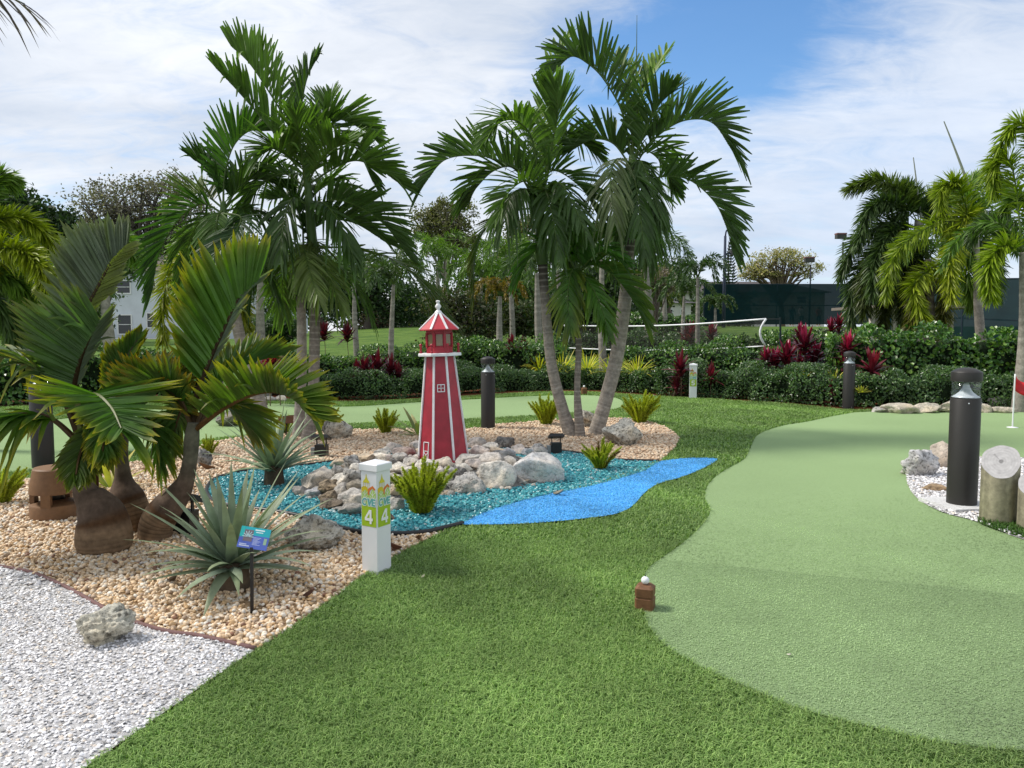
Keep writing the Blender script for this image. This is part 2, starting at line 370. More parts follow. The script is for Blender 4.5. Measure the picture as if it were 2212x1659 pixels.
edge_back = [(-420, 905), (0, 880), (320, 868), (580, 862), (737, 868), (911, 862), (1147, 848), (1254, 846), (1416, 856), (1509, 860), (1609, 867), (1706, 873), (1802, 883), (1843, 886), (1940, 886), (2100, 888), (2300, 892), (2700, 900)]
eb = np.array([P(a, b)[:2] for a, b in edge_back]); ebs = cr(np.c_[eb, np.zeros(len(eb))], 90)[:, :2]
fair = np.vstack([[-9, 1.2], ebs, [9, 1.2]])
struct(sheet('turf', fair, 0, MAT['turf']))
mul = np.vstack([ebs, (ebs + [0, 5.0])[::-1]]); mul[:len(ebs)] += [0, -.05]
struct(sheet('mulch', mul, -.004, MAT['mulch']))
green = np.vstack([cr(np.c_[np.array([P(a, b)[:2] for a, b in [(1800, 899), (1745, 911), (1690, 920), (1640, 938), (1622, 965), (1608, 992), (1560, 1020), (1530, 1048), (1523, 1078), (1534, 1106), (1512, 1140), (1470, 1178), (1428, 1208), (1397, 1235), (1388, 1275), (1391, 1318), (1402, 1356), (1450, 1406), (1540, 1456), (1634, 1496), (1724, 1533), (1857, 1569), (2028, 1606), (2212, 1626), (2500, 1640)]]), np.zeros(25)], 140)[:, :2],
                  [[6.0, 2.3], [12, 6]], np.array([P(a, b)[:2] for a, b in [(2700, 903), (2300, 893), (2150, 889), (2000, 889), (1900, 889), (1846, 891)]])])
struct(sheet('putting_green', green, .004, MAT['green']))
# the nearer, slightly darker roll of carpet, joined along a seam
s0, s1 = P(1428, 1210)[:2], P(2260, 1292)[:2]
gl = green[:140]; sdv = (s1 - s0); side_ = sdv[0] * (gl[:, 1] - s0[1]) - sdv[1] * (gl[:, 0] - s0[0])
ki = int(np.argmin(np.linalg.norm(gl - s0, axis=1))); gm = gl[ki:-1]
struct(sheet('putting_green_seam_roll', np.vstack([gm, [[4.2, 2.62]], [P(2480, 1314)[:2]]]), .008, MAT['green2']))
back_green = pxpoly([(-260, 1010), (-200, 962), (60, 915), (330, 885), (580, 872), (737, 879), (911, 869), (1037, 862), (1147, 856), (1254, 854), (1320, 858), (1345, 868), (1331, 884), (1231, 893), (1071, 903), (904, 911), (797, 914), (737, 918), (640, 928), (522, 942), (450, 950), (300, 975), (150, 1000), (0, 1022)])
struct(sheet('back_putting_green', back_green, .004, MAT['green']))
bed = np.vstack([cr(np.c_[np.array([P(a, b)[:2] for a, b in [(-420, 1120), (-200, 1075), (0, 1045), (150, 1022), (333, 992), (483, 953), (529, 946), (640, 937), (751, 930), (904, 929), (1021, 927), (1071, 919), (1150, 913), (1237, 908), (1304, 905), (1371, 908), (1431, 922), (1464, 943), (1459, 966), (1424, 1000)]]), np.zeros(20)], 100)[:, :2],
                np.array([P(a, b)[:2] for a, b in [(1230, 1062), (1057, 1110), (990, 1138)]]),
                cr(np.c_[np.array([P(a, b)[:2] for a, b in [(980, 1139), (936, 1161), (880, 1188), (823, 1221), (790, 1241), (735, 1283), (667, 1331), (610, 1370), (550, 1409), (470, 1462), (400, 1512), (300, 1582), (190, 1659), (60, 1750)]]), np.zeros(14)], 60)[:, :2], [[-6, 1.6], [-9, 3.5]]])
struct(sheet('gravel_bed', bed, .006, MAT['gravel']))
em = np.array([P(a, b)[:2] for a, b in [(-500, 1160), (-250, 1192), (-100, 1212), (0, 1228), (67, 1241), (133, 1268), (183, 1295), (233, 1323), (300, 1352), (367, 1371), (433, 1380), (552, 1407)]])
ems = cr(np.c_[em, np.zeros(len(em))], 80)
lowb = bed[100 + 3:100 + 3 + 60]; k0 = int(np.argmin(np.linalg.norm(lowb - ems[-1, :2], axis=1)))
path = np.vstack([ems[:, :2], lowb[k0 + 1:], [[-6, 1.6]]])
struct(sheet('shell_path', path, .010, MAT['shellbed']))
mb = MB(); tube(mb, ems + [0, 0, .014], .011, 8, (.17, .095, .09)); tag(mb.build('bed_edging', MAT['matte'], smooth=True), 'mauve plastic edging curving between the white shell path and tan gravel', 'edging')
pool = np.vstack([cr(np.c_[np.array([P(a, b)[:2] for a, b in [(1000, 1136), (957, 1147), (920, 1155), (853, 1159), (778, 1155), (729, 1144), (638, 1118), (573, 1107), (500, 1098), (460, 1086), (447, 1062), (467, 1038), (533, 1021), (633, 1012), (717, 1001), (820, 988), (960, 975), (1100, 972), (1214, 978), (1270, 986), (1337, 997), (1424, 1000)]]), np.zeros(22)], 130)[:, :2], np.array([P(a, b)[:2] for a, b in [(1400, 1032), (1257, 1085), (1060, 1128)]])])
river = np.vstack([cr(np.c_[np.array([P(a, b)[:2] for a, b in [(1424, 1000), (1475, 994), (1530, 993), (1549, 997), (1520, 1014), (1475, 1033), (1421, 1049), (1391, 1070), (1365, 1098), (1327, 1115), (1257, 1125), (1173, 1133), (1090, 1137), (995, 1138)]]), np.zeros(14)], 80)[:, :2],
                   cr(np.c_[np.array([P(a, b)[:2] for a, b in [(1000, 1135), (1057, 1108), (1156, 1079), (1257, 1058), (1327, 1041), (1395, 1020)]]), np.zeros(6)], 30)[:, :2]])
struct(sheet('glass_bed', pool, .012, MAT['glassbed']))
struct(sheet('river', river, .018, MAT['river']))
mb = MB(); tube(mb, np.c_[pool[:130], np.full(130, .022)], .018, 8, (.012, .012, .014)); tag(mb.build('pool_edging', MAT['black'], smooth=True), 'black rubber edging round the blue glass bed', 'edging')
rbed = pxpoly([(1962, 1003), (1958, 1030), (1961, 1046), (1970, 1066), (1989, 1084), (2023, 1103), (2054, 1114), (2110, 1129), (2212, 1168), (2400, 1215), (2420, 1040), (2300, 1000), (2180, 990), (2121, 990), (2040, 988)], 4)
struct(sheet('right_shell_bed', rbed, .010, MAT['shellbed']))
rtuft = pxpoly([(2110, 1129), (2150, 1125), (2212, 1140), (2300, 1160), (2330, 1210), (2212, 1167), (2150, 1147)], 3)
struct(sheet('turf_strip', rtuft, .016, MAT['turf']))
# far pale path across the lawn
mb = MB(); xs = np.linspace(-60, -4, 40)
for k in range(39):
    a, b = xs[k], xs[k + 1]; V = [[a, 57, 0], [b, 57, 0], [b, 58.4, 0], [a, 58.4, 0]]
    V = np.array(V); V[:, 2] = g(V[:, 0], V[:, 1]) + .03; mb.add(V, np.array([[0, 1, 2, 3]]))
struct(mb.build('path', MAT['path']))

# ------------------------------------------------------------------ turf fibres
def blades(mb, p, z, L, wd, rng, lean, c0, c1):
    n = len(p); az = rng.random(n) * 2 * PI; L = L * rng.uniform(.7, 1.25, n); ln = rng.uniform(*lean, n)
    h = np.stack([np.cos(az), np.sin(az), np.zeros(n)], -1); s = np.stack([-np.sin(az), np.cos(az), np.zeros(n)], -1) * (wd / 2)
    B = np.c_[p, np.broadcast_to(z, n)]
    M_ = B + h * (L * ln * .35)[:, None] + np.array([0, 0, 1]) * (L * .6)[:, None]
    T_ = B + h * (L * (ln * 1.1))[:, None] + np.array([0, 0, 1]) * (L * (1 - .35 * ln))[:, None]
    V = np.stack([B - s, B + s, M_ + s * .8, M_ - s * .8, T_], 1)
    mixf = rng.random((n, 1)); x_, y_ = p.T; br = rng.uniform(.7, 1.3, (n, 1)) * (1 + .09 * np.sin(x_ * 1.7 + 2 * np.sin(y_ * .9)) + .07 * np.sin(y_ * 2.6 + x_ * 3.1) + .05 * np.sin(x_ * 9 + y_ * 5))[:, None]
    C = (np.array(c0) * (1 - mixf) + np.array(c1) * mixf) * br
    base = np.arange(n)[:, None] * 5
    mb.add(V, [base + np.array([[0, 1, 2, 3]]), base + np.array([[3, 2, 4]])], np.repeat(C, 5, 0))
rng = np.random.default_rng(3)
ex = (green, bed, back_green, river, rbed)
mb = MB()
D0, D1 = (.12, .23, .05), (.31, .44, .14)
blades(mb, sample(rng, fair, 15000 * TURF, 3.6, 1.9, ex), 0, .028, .0034, rng, (.5, 1.5), D0, D1)
blades(mb, sample(rng, fair, 10000 * TURF, 5.2, 3.6, ex), 0, .029, .0042, rng, (.5, 1.5), D0, D1)
blades(mb, sample(rng, fair, 4500 * TURF, 8, 5.2, ex), 0, .032, .007, rng, (.4, 1.4), D0, D1)
blades(mb, sample(rng, fair, 1800 * TURF, 18, 8, ex), 0, .038, .013, rng, (.3, 1.3), D0, D1)
blades(mb, sample(rng, rtuft, 6000, 9, 2), .015, .05, .007, rng, (.3, 1.2), (.05, .13, .02), (.10, .2, .04))
o = mb.build('turf_fibre', MAT['grass']); tag(o, 'dark green long pile artificial turf of the fairway', 'artificial grass', kind='stuff')
mb = MB(); blades(mb, sample(rng, river, 9000), .017, .013, .006, rng, (.5, 1.6), (.09, .38, .88), (.18, .54, .97))
tag(mb.build('blue_turf_fibre', MAT['grass']), 'bright blue short pile turf shaped like a stream', 'artificial grass', kind='stuff')
mb = MB()
pg = sample(rng, green, 12000 * TURF, 7.5, 1.9, (rbed,)); pg = pg[rng.random(len(pg)) < 1 - sstep(2.6, 7.2, pg[:, 1])]
sd_ = sdv[0] * (pg[:, 1] - s0[1]) - sdv[1] * (pg[:, 0] - s0[0]); inr = (sd_ < 0) if ((gl[ki + 20] - s0)[1] * sdv[0] - (gl[ki + 20] - s0)[0] * sdv[1]) < 0 else (sd_ > 0)
blades(mb, pg, np.where(inr, .0095, .0055), .0042, .0042, rng, (2.1, 2.8), (.285, .395, .20), (.33, .44, .23))
tag(mb.build('green_fibre', MAT['grass']), 'pale green short pile carpet of the near putting green', 'artificial grass', kind='stuff')

# ------------------------------------------------------------------ gravel, shells, glass
def stones(mb, p, z, r, rng, lv, cols, flat=(.55, .9), jz=.5, ang=False, tmpl=16):
    n = len(p)
    if n == 0: return
    V0, F0 = ICO[lv]; T = []
    for k in range(tmpl):
        d = V0.copy()
        for q in range(5):
            nn = norm(rng.normal(size=3)); dd = rng.uniform(.55, .9); pr = d @ nn; d = d - np.outer(np.maximum(0, pr - dd), nn) * .85
        T.append(d)
    T = np.array(T); Rt = rand_rot(rng, n); s = r * rng.uniform(.55, 1.35, n)
    sc3 = np.stack([np.ones(n), rng.uniform(.6, 1, n), rng.uniform(*flat, n)], -1)
    L = T[rng.integers(0, tmpl, n)] * sc3[:, None, :]
    tilt = rng.normal(size=(n, 3)) * .35; az = rng.random(n) * 2 * PI
    c, sn = np.cos(az), np.sin(az); Rzm = np.zeros((n, 3, 3)); Rzm[:, 0, 0] = c; Rzm[:, 0, 1] = -sn; Rzm[:, 1, 0] = sn; Rzm[:, 1, 1] = c; Rzm[:, 2, 2] = 1
    zt = norm(np.stack([tilt[:, 0], tilt[:, 1], np.ones(n)], -1)); xt = norm(np.cross(np.tile([0, 1, 0], (n, 1)), zt)); yt = np.cross(zt, xt); Rt2 = np.stack([xt, yt, zt], -1)
    R = Rt2 @ Rzm
    W = np.einsum('nij,nvj->nvi', R, L) * s[:, None, None] + np.c_[p, z + s * jz * rng.uniform(0, 1.6, n)][:, None, :]
    ci = rng.choice(len(cols), n, p=np.array([c[1] for c in cols]) / sum(c[1] for c in cols)); C = np.array([c[0] for c in cols])[ci] * rng.uniform(.72, 1.15, (n, 1))
    nv = len(V0); Fc = (np.arange(n)[:, None, None] * nv + F0[None]).reshape(-1, 3)
    mb.add(W, Fc, np.repeat(C, nv, 0))
PEB = [((.70, .51, .32), .36), ((.78, .63, .46), .28), ((.76, .70, .60), .14), ((.56, .37, .19), .12), ((.44, .32, .22), .05), ((.25, .13, .08), .03), ((.55, .50, .46), .02)]
rng = np.random.default_rng(5); mb = MB(); exg = (pool, river, path)
stones(mb, sample(rng, bed, 3000, 5.4, 2.5, exg), .004, .0135, rng, 2, PEB)
pf = sample(rng, bed, 1900, 7.5, 5.4, exg); stones(mb, pf, .004, .0165, rng, 1, PEB)
pf = sample(rng, bed, 1300, 14, 7.5, exg); stones(mb, pf, .004, .021, rng, 1, [((.66, .49, .33), .5), ((.72, .60, .45), .3), ((.50, .34, .22), .2)])
tag(mb.build('gravel', MAT['pebble'], smooth=True), 'tan and cream river pebbles filling the planting bed', 'gravel', kind='stuff')
mb = MB(); SH = [((.80, .79, .80), .60), ((.60, .59, .60), .22), ((.38, .37, .36), .10), ((.66, .58, .5), .1)]
stones(mb, sample(rng, path, 8000, 4.2, 2.0), .008, .0085, rng, 1, SH, (.18, .4)); stones(mb, sample(rng, path, 3000, 8, 4.2), .008, .013, rng, 1, SH, (.18, .4))
stones(mb, sample(rng, rbed, 3200), .010, .0135, rng, 1, SH, (.2, .45))
tag(mb.build('shell_chips', MAT['shell'], smooth=False), 'white crushed shell chips on the path and right bed', 'shells', kind='stuff')
mb = MB(); GL = [((.07, .40, .46), .4), ((.12, .50, .54), .3), ((.04, .27, .34), .17), ((.30, .62, .64), .10), ((.6, .7, .7), .03)]
stones(mb, sample(rng, pool, 3400, 99, -9, (river,)), .012, .0145, rng, 1, GL, (.4, .8))
tag(mb.build('glass_chips', MAT['chip'], smooth=False), 'teal tumbled glass chips around the rock pile', 'glass', kind='stuff')
# ------------------------------------------------------------------ leaves and fronds
PROF = {'adon': [.45, .9, 1, .85, .32], 'fan': [.75, 1, 1, .9, .04], 'lance': [.35, .9, 1, .7, .03], 'strap': [1, .95, .85, .7, .5, .28, .02], 'thin': [.7, 1, .05]}
def strips(mb, B, Dv, W, L, wd, prof, droop, fold, c0, c1, mi=0, cpow=2.0, dexp=2.0):
    M_ = len(B); pf = PROF[prof]; S = len(pf) - 1
    L = np.broadcast_to(L, M_); wd = np.broadcast_to(wd, M_); droop = np.broadcast_to(droop, M_)
    N = norm(np.cross(Dv, W)); N = np.where(N[:, 2:3] < 0, -N, N)
    V = []; C = []; c0 = np.broadcast_to(c0, (M_, 3)); c1 = np.broadcast_to(c1, (M_, 3))
    for s in range(S + 1):
        t = s / S; p = B + Dv * (L * t)[:, None]; p = p - np.array([0, 0, 1]) * (droop * L * t ** dexp)[:, None]
        hw = W * (wd * pf[s] / 2)[:, None]
        row = [p - hw, p + hw] if fold is None else [p - hw, p - N * (fold * wd * pf[s])[:, None], p + hw]
        V.append(np.stack(row, 1)); C.append(np.repeat((c0 + (c1 - c0) * t ** cpow)[:, None], len(row), 1))
    V = np.stack(V, 1); C = np.stack(C, 1); k = V.shape[2]
    a = np.arange(S)[:, None] * k + np.arange(k - 1)[None]
    q = np.stack([a, a + 1, a + k + 1, a + k], -1).reshape(-1, 4)
    mb.add(V.reshape(-1, 3), (np.arange(M_)[:, None, None] * ((S + 1) * k) + q[None]).reshape(-1, 4), C.reshape(-1, 3), mi)
def frame(Q, roll=0.0, side=None):
    T = tangents(Q); ch = Q[-1] - Q[0]; h = np.array([ch[0], ch[1], 0.0])
    if np.linalg.norm(h) < .05: h = np.array([.2, -1, 0])
    h = norm(h); s0 = np.cross(h, [0, 0, 1.0]) if side is None else norm(side)
    S = norm(s0 - T * (T @ s0)[:, None]); N = np.cross(S, T)
    c, sn = math.cos(roll), math.sin(roll)
    return T, S * c + N * sn, N * c - S * sn
def frond(mb, P3, rng, n=38, L=.55, wd=.045, a0=62, a1=18, lift=42, roll=0.0, droop=.12, prof='adon', fold=.16, col=(.03, .085, .018), tip=None, start=.16, rr=.012, rcol=(.10, .16, .04), lens=(.55, 1, .45), kink=.12, side=None, sides=(1, -1), mi=0, jit=1.0, colv=.25):
    Q = cr(P3, 60); T, S, N = frame(Q, roll, side); m = len(Q)
    tube(mb, Q, np.linspace(rr * 1.3, rr * .25, m), 5, rcol, mi, False)
    tip = col if tip is None else tip
    for sd in sides:
        t = np.linspace(start, .995, n) + rng.normal(size=n) * .004; t = np.clip(t, 0, 1)
        f = t * (m - 1); i = np.minimum(f.astype(int), m - 2); u = (f - i)[:, None]
        B = Q[i] * (1 - u) + Q[i + 1] * u; Tt, Ss, Nn = T[i], S[i], N[i]
        v = np.clip((t - start) / (1 - start), 0, 1)
        a = np.radians(a0 + (a1 - a0) * v ** 1.4 + rng.normal(size=n) * 4 * jit); b = np.radians(lift + rng.normal(size=n) * 7 * jit)
        Dv = Tt * np.cos(a)[:, None] + (Ss * sd * np.cos(b)[:, None] + Nn * np.sin(b)[:, None]) * np.sin(a)[:, None]; Dv = norm(Dv)
        W = norm(Tt - Dv * np.sum(Tt * Dv, 1)[:, None])
        tw = rng.normal(size=n) * .25 * jit; W = norm(W * np.cos(tw)[:, None] + np.cross(Dv, W) * np.sin(tw)[:, None])
        ln = L * np.interp(v, [0, .4, 1], lens) * rng.uniform(.88, 1.08, n)
        dr = droop * rng.uniform(.4, 1.6, n); kk = rng.random(n) < kink; dr[kk] += rng.uniform(.3, .9, kk.sum())
        cv = rng.uniform(1 - colv, 1 + colv, (n, 1))
        strips(mb, B, Dv, W, ln, wd * rng.uniform(.8, 1.15, n), prof, dr, fold, np.array(col) * cv, np.array(tip) * cv, mi, 5.0 if prof == 'fan' else 2.0)
def plume(mb, P3, rng, n=170, L=.3, wd=.026, ang=58, col=(.06, .13, .02), tip=None, start=.1, rr=.011, droop=.25, fullness=2.0, mi=0, rcol=(.12, .18, .05)):
    Q = cr(P3, 40); T, S, N = frame(Q); m = len(Q)
    tube(mb, Q, np.linspace(rr * 1.4, rr * .3, m), 5, rcol, mi, False)
    t = start + (1 - start) * rng.random(n); f = t * (m - 1); i = np.minimum(f.astype(int), m - 2); u = (f - i)[:, None]
    B = Q[i] * (1 - u) + Q[i + 1] * u
    ph = rng.random(n) * 2 * PI; a = np.radians(ang - 25 * t ** 2 + rng.normal(size=n) * 8)
    Dv = norm(T[i] * np.cos(a)[:, None] + (S[i] * np.cos(ph)[:, None] + N[i] * np.sin(ph)[:, None]) * np.sin(a)[:, None])
    W = norm(np.cross(Dv, rng.normal(size=(n, 3)))); tip = col if tip is None else tip
    cv = rng.uniform(.75, 1.25, (n, 1)); ln = L * (1 - .45 * t ** 2) * rng.uniform(.8, 1.1, n)
    strips(mb, B, Dv, W, ln, wd * rng.uniform(.8, 1.2, n), 'lance', droop * rng.uniform(.3, 1.4, n), None, np.array(col) * cv, np.array(tip) * cv, mi, 1.2)
def trunk_mesh(pts, rad, name, parent, rng, col=(.30, .265, .225), ring=.055, seg=16, dark=None, n=None, rcol=(.40, .37, .33)):
    Q0 = np.asarray(pts, float); Ltot = np.sum(np.linalg.norm(np.diff(Q0, axis=0), axis=1)); n = n or max(24, int(Ltot / .012))
    Q = cr(Q0, n); r = np.interp(np.linspace(0, 1, n), np.linspace(0, 1, len(rad)), rad)
    s = np.concatenate([[0], np.cumsum(np.linalg.norm(np.diff(Q, axis=0), axis=1))]); tt = s / s[-1]
    ph = np.cumsum(np.concatenate([[0], np.diff(s) / (ring * np.interp(tt[1:], [0, 1], [.8, 1.6]))])); fr = ph % 1.0
    rg = np.exp(-((fr - .5) / .09) ** 2)
    c = np.array(col) * np.ones((n, 1))
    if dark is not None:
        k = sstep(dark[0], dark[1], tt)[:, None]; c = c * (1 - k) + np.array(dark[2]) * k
    c = c * (1 + .12 * np.sin(ph * 2.3)[:, None]); c = c * (1 - .75 * rg[:, None]) + np.array(rcol) * .75 * rg[:, None]
    mb = MB(); tube(mb, Q, r * (1 + .025 * rg), seg, c, 0, True); return mb.build(name, MAT['bark'], parent, True)
def shaft_mesh(pts, rad, parent, col=(.10, .17, .05)):
    mb = MB(); Q = cr(pts, 24); r = np.interp(np.linspace(0, 1, 24), np.linspace(0, 1, len(rad)), rad); tube(mb, Q, r, 14, col, 0)
    return mb.build('crownshaft', MAT['palm'], parent, True)
def px3(pts, Y0, Y1):
    n = len(pts); t = np.linspace(0, 1, n)
    return np.array([U(p[0], p[1], Y0 + (Y1 - Y0) * tt + (p[2] if len(p) > 2 else 0)) for p, tt in zip(pts, t)])
DK, MD, LT, PALE = (.055, .105, .026), (.095, .17, .034), (.17, .27, .04), (.13, .17, .07)
EXTRA = {11: 3, 13: 2, 21: 1}
def adonidia(label, trunk, tw, shaft, fronds, Y, seed, group, leafL=.58, wd=.042, dark=None, extra=0, crown=None, col=(.30, .265, .225)):
    rng = np.random.default_rng(seed); base = U(*trunk[0], Y); base[2] = -.03
    T3 = [U(a, b, Y) for a, b in trunk]; T3[0] = base
    th = thing('palm_tree', label, 'palm tree', P0(base), group)
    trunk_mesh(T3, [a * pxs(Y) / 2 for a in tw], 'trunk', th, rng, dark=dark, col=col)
    if shaft:
        shaft_mesh([U(a, b, Y) for a, b in shaft[0]], [a * pxs(Y) / 2 for a in shaft[1]], th)
    for fr in fronds:
        pts, dy, col_, kw = fr; mb = MB()
        k = dict(n=44, L=leafL, wd=wd, col=col_); k.update(kw)
        if k.get('lift', 42) >= 25: k['L'] *= 1.22; k['lift'] = k.get('lift', 42) + 12; k['wd'] *= 1.08
        else: k['L'] *= .85; k['wd'] *= .85
        frond(mb, px3(pts, Y, Y + dy), rng, **k); mb.build('frond', MAT['palm'], th)
    if True:
        crown = shaft[0][-1]; extra = EXTRA.get(seed, 0); c = U(crown[0], crown[1] + 25, Y)
        for e in range(extra):
            az = rng.random() * 2 * PI; el = rng.uniform(.1, 1.2); R = rng.uniform(.9, 1.3); h = np.array([math.cos(az) * .75, math.sin(az), 0])
            p1 = c + h * R * .35 * math.cos(el) + np.array([0, 0, R * .45 * math.sin(el) + .1]); p2 = c + h * R * .8 * math.cos(el * .6) + np.array([0, 0, R * .35 * math.sin(el)]); p3 = c + h * R * 1.1 * math.cos(el * .5) + np.array([0, 0, -R * .25 + .2 * el])
            mb = MB(); frond(mb, [c - [0, 0, .1], p1, p2, p3], rng, n=32, L=leafL * .9, wd=wd, col=[DK, MD][e % 2]); mb.build('frond', MAT['palm'], th)
    return th
def P0(b): return (b[0], b[1], max(0, b[2]))

# right clump of three Christmas palms
YR = 10.45; G = 'palms of the clump on the right of the gravel bed'
adonidia('tall palm with pale ringed trunk leaning left, leftmost of the three in the right clump',
  [(1238, 946), (1217, 890), (1192, 790), (1179, 670), (1172, 570)], [38, 26, 23, 20, 20],
  ([(1172, 572), (1169, 520), (1167, 440)], [24, 27, 13]), [
  ([(1168, 440), (1172, 330), (1180, 220), (1203, 130), (1228, 78)], .4, LT, dict(L=.62, n=22, a0=42, a1=14, lift=20, wd=.05, rcol=(.16, .22, .06), kink=.05, start=.25)),
  ([(1164, 440), (1135, 380), (1090, 351), (1031, 336), (962, 345), (918, 395)], -.2, DK, dict(L=.52, n=40, lift=45)),
  ([(1165, 430), (1152, 310), (1123, 265), (1085, 262), (1055, 295)], -.9, MD, dict(L=.5, droop=.4, lift=30)),
  ([(1160, 440), (1112, 365), (1068, 368), (1031, 403), (1015, 430)], .5, DK, dict(L=.48, droop=.3)),
  ([(1160, 450), (1110, 455), (1055, 485), (1028, 545), (1022, 640)], -.15, DK, dict(L=.62, n=44, a0=45, a1=14, lift=10, tip=(.10, .10, .02), wd=.04)),
  ([(1170, 430), (1207, 396), (1237, 440), (1266, 505)], -.8, DK, dict(L=.5, droop=.4, lift=15, kink=.3, n=30, wd=.055)),
  ([(1165, 430), (1135, 408), (1105, 420), (1090, 465)], -.7, DK, dict(L=.55, droop=.8, lift=0, kink=.4)),
  ([(1170, 430), (1178, 410), (1192, 460), (1205, 540)], -.8, DK, dict(L=.48, droop=.5, lift=12, kink=.4, n=28, wd=.058)),
  ([(1172, 430), (1200, 320), (1240, 300), (1285, 330)], .8, DK, dict(L=.5, droop=.3)),
  ([(1166, 440), (1150, 360), (1140, 300), (1150, 250)], .9, MD, dict(L=.55, lift=30)),
  ([(1168, 440), (1190, 420), (1215, 480), (1225, 560)], .5, DK, dict(L=.5, droop=.5, kink=.3)),
  ([(1168, 440), (1195, 300), (1205, 240), (1200, 190)], -.6, MD, dict(L=.55, lift=30, a0=45)),
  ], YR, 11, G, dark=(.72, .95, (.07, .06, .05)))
adonidia('short young palm with thin ringed trunk and bright green fronds, middle of the right clump',
  [(1254, 946), (1247, 850), (1250, 760), (1250, 690)], [24, 14, 13, 13],
  ([(1250, 692), (1249, 640), (1248, 590)], [14, 15, 8]), [
  ([(1248, 592), (1262, 600), (1284, 630), (1303, 675), (1312, 715)], -.5, (.06, .15, .02), dict(L=.46, wd=.06, n=26, lift=8, droop=.35, start=.05, tip=(.10, .17, .02))),
  ([(1248, 590), (1280, 572), (1325, 595), (1362, 640), (1390, 690)], -.1, (.05, .12, .02), dict(L=.42, wd=.055, n=28, droop=.3, tip=(.10, .15, .02))),
  ([(1248, 590), (1236, 585), (1226, 640), (1232, 705)], -.5, (.05, .12, .02), dict(L=.45, wd=.055, n=22, droop=.6, lift=5, tip=(.16, .18, .02))),
  ([(1250, 590), (1262, 540), (1320, 510), (1405, 520)], .1, (.07, .16, .02), dict(L=.36, wd=.06, n=26, droop=.2)),
  ([(1248, 590), (1215, 540), (1165, 535), (1125, 585)], .2, (.06, .15, .02), dict(L=.4, wd=.05, n=26, droop=.6)),
  ([(1248, 590), (1240, 540), (1222, 490), (1205, 470)], .2, (.06, .14, .02), dict(L=.4, wd=.055, n=22, lift=25)),
  ([(1249, 590), (1275, 560), (1300, 545), (1340, 560)], -.6, (.05, .13, .02), dict(L=.4, wd=.055, n=24, droop=.4)),
  ], YR - .12, 12, G, col=(.22, .19, .16), dark=(.6, .95, (.08, .075, .06)))
adonidia('tallest palm with pale ringed trunk leaning right, rightmost of the three in the right clump',
  [(1284, 940), (1304, 880), (1331, 775), (1350, 650), (1359, 540), (1363, 470)], [34, 30, 30, 28, 23, 22],
  ([(1363, 472), (1365, 400), (1366, 335)], [26, 28, 14]), [
  ([(1365, 345), (1345, 245), (1305, 172), (1268, 136), (1235, 122), (1205, 145)], -.3, DK, dict(L=.6, n=46, lift=48)),
  ([(1366, 345), (1380, 225), (1408, 165), (1438, 118)], .7, LT, dict(L=.5, n=30, a0=45, lift=30)),
  ([(1368, 345), (1425, 290), (1480, 260), (1538, 265), (1578, 318)], .25, DK, dict(L=.62, n=46, lift=48, a0=58)),
  ([(1380, 400), (1435, 381), (1490, 389), (1541, 433), (1567, 484), (1582, 540)], -.2, DK, dict(L=.52, n=44, lift=35)),
  ([(1360, 355), (1325, 310), (1281, 301), (1233, 325)], .3, DK, dict(L=.5, n=34, lift=48)),
  ([(1366, 355), (1330, 345), (1318, 400), (1328, 480)], -.9, PALE, dict(L=.55, n=34, lift=0, droop=.6, kink=.4)),
  ([(1370, 355), (1385, 350), (1408, 410), (1428, 470)], -.4, DK, dict(L=.5, droop=.6, lift=5, kink=.3)),
  ([(1366, 360), (1368, 370), (1380, 440), (1392, 540)], -.8, DK, dict(L=.48, droop=.6, lift=10, kink=.4, n=28, wd=.055)),
  ([(1366, 350), (1362, 230), (1345, 160), (1330, 120)], .9, MD, dict(L=.5, lift=30, a0=45)),
  ([(1366, 350), (1395, 280), (1420, 230), (1450, 200)], -.6, DK, dict(L=.55, lift=35)),
  ([(1366, 360), (1345, 390), (1350, 460), (1345, 560)], .6, DK, dict(L=.55, droop=.5, kink=.3)),
  ([(1366, 360), (1390, 380), (1405, 470), (1400, 560)], .9, DK, dict(L=.5, droop=.5, kink=.3)),
  ([(1367, 345), (1372, 200), (1375, 120), (1376, 34)], .1, (.10, .12, .07), dict(L=.02, n=4, wd=.01)),
  ], YR + .1, 13, G, dark=(.7, .9, (.08, .07, .06)))
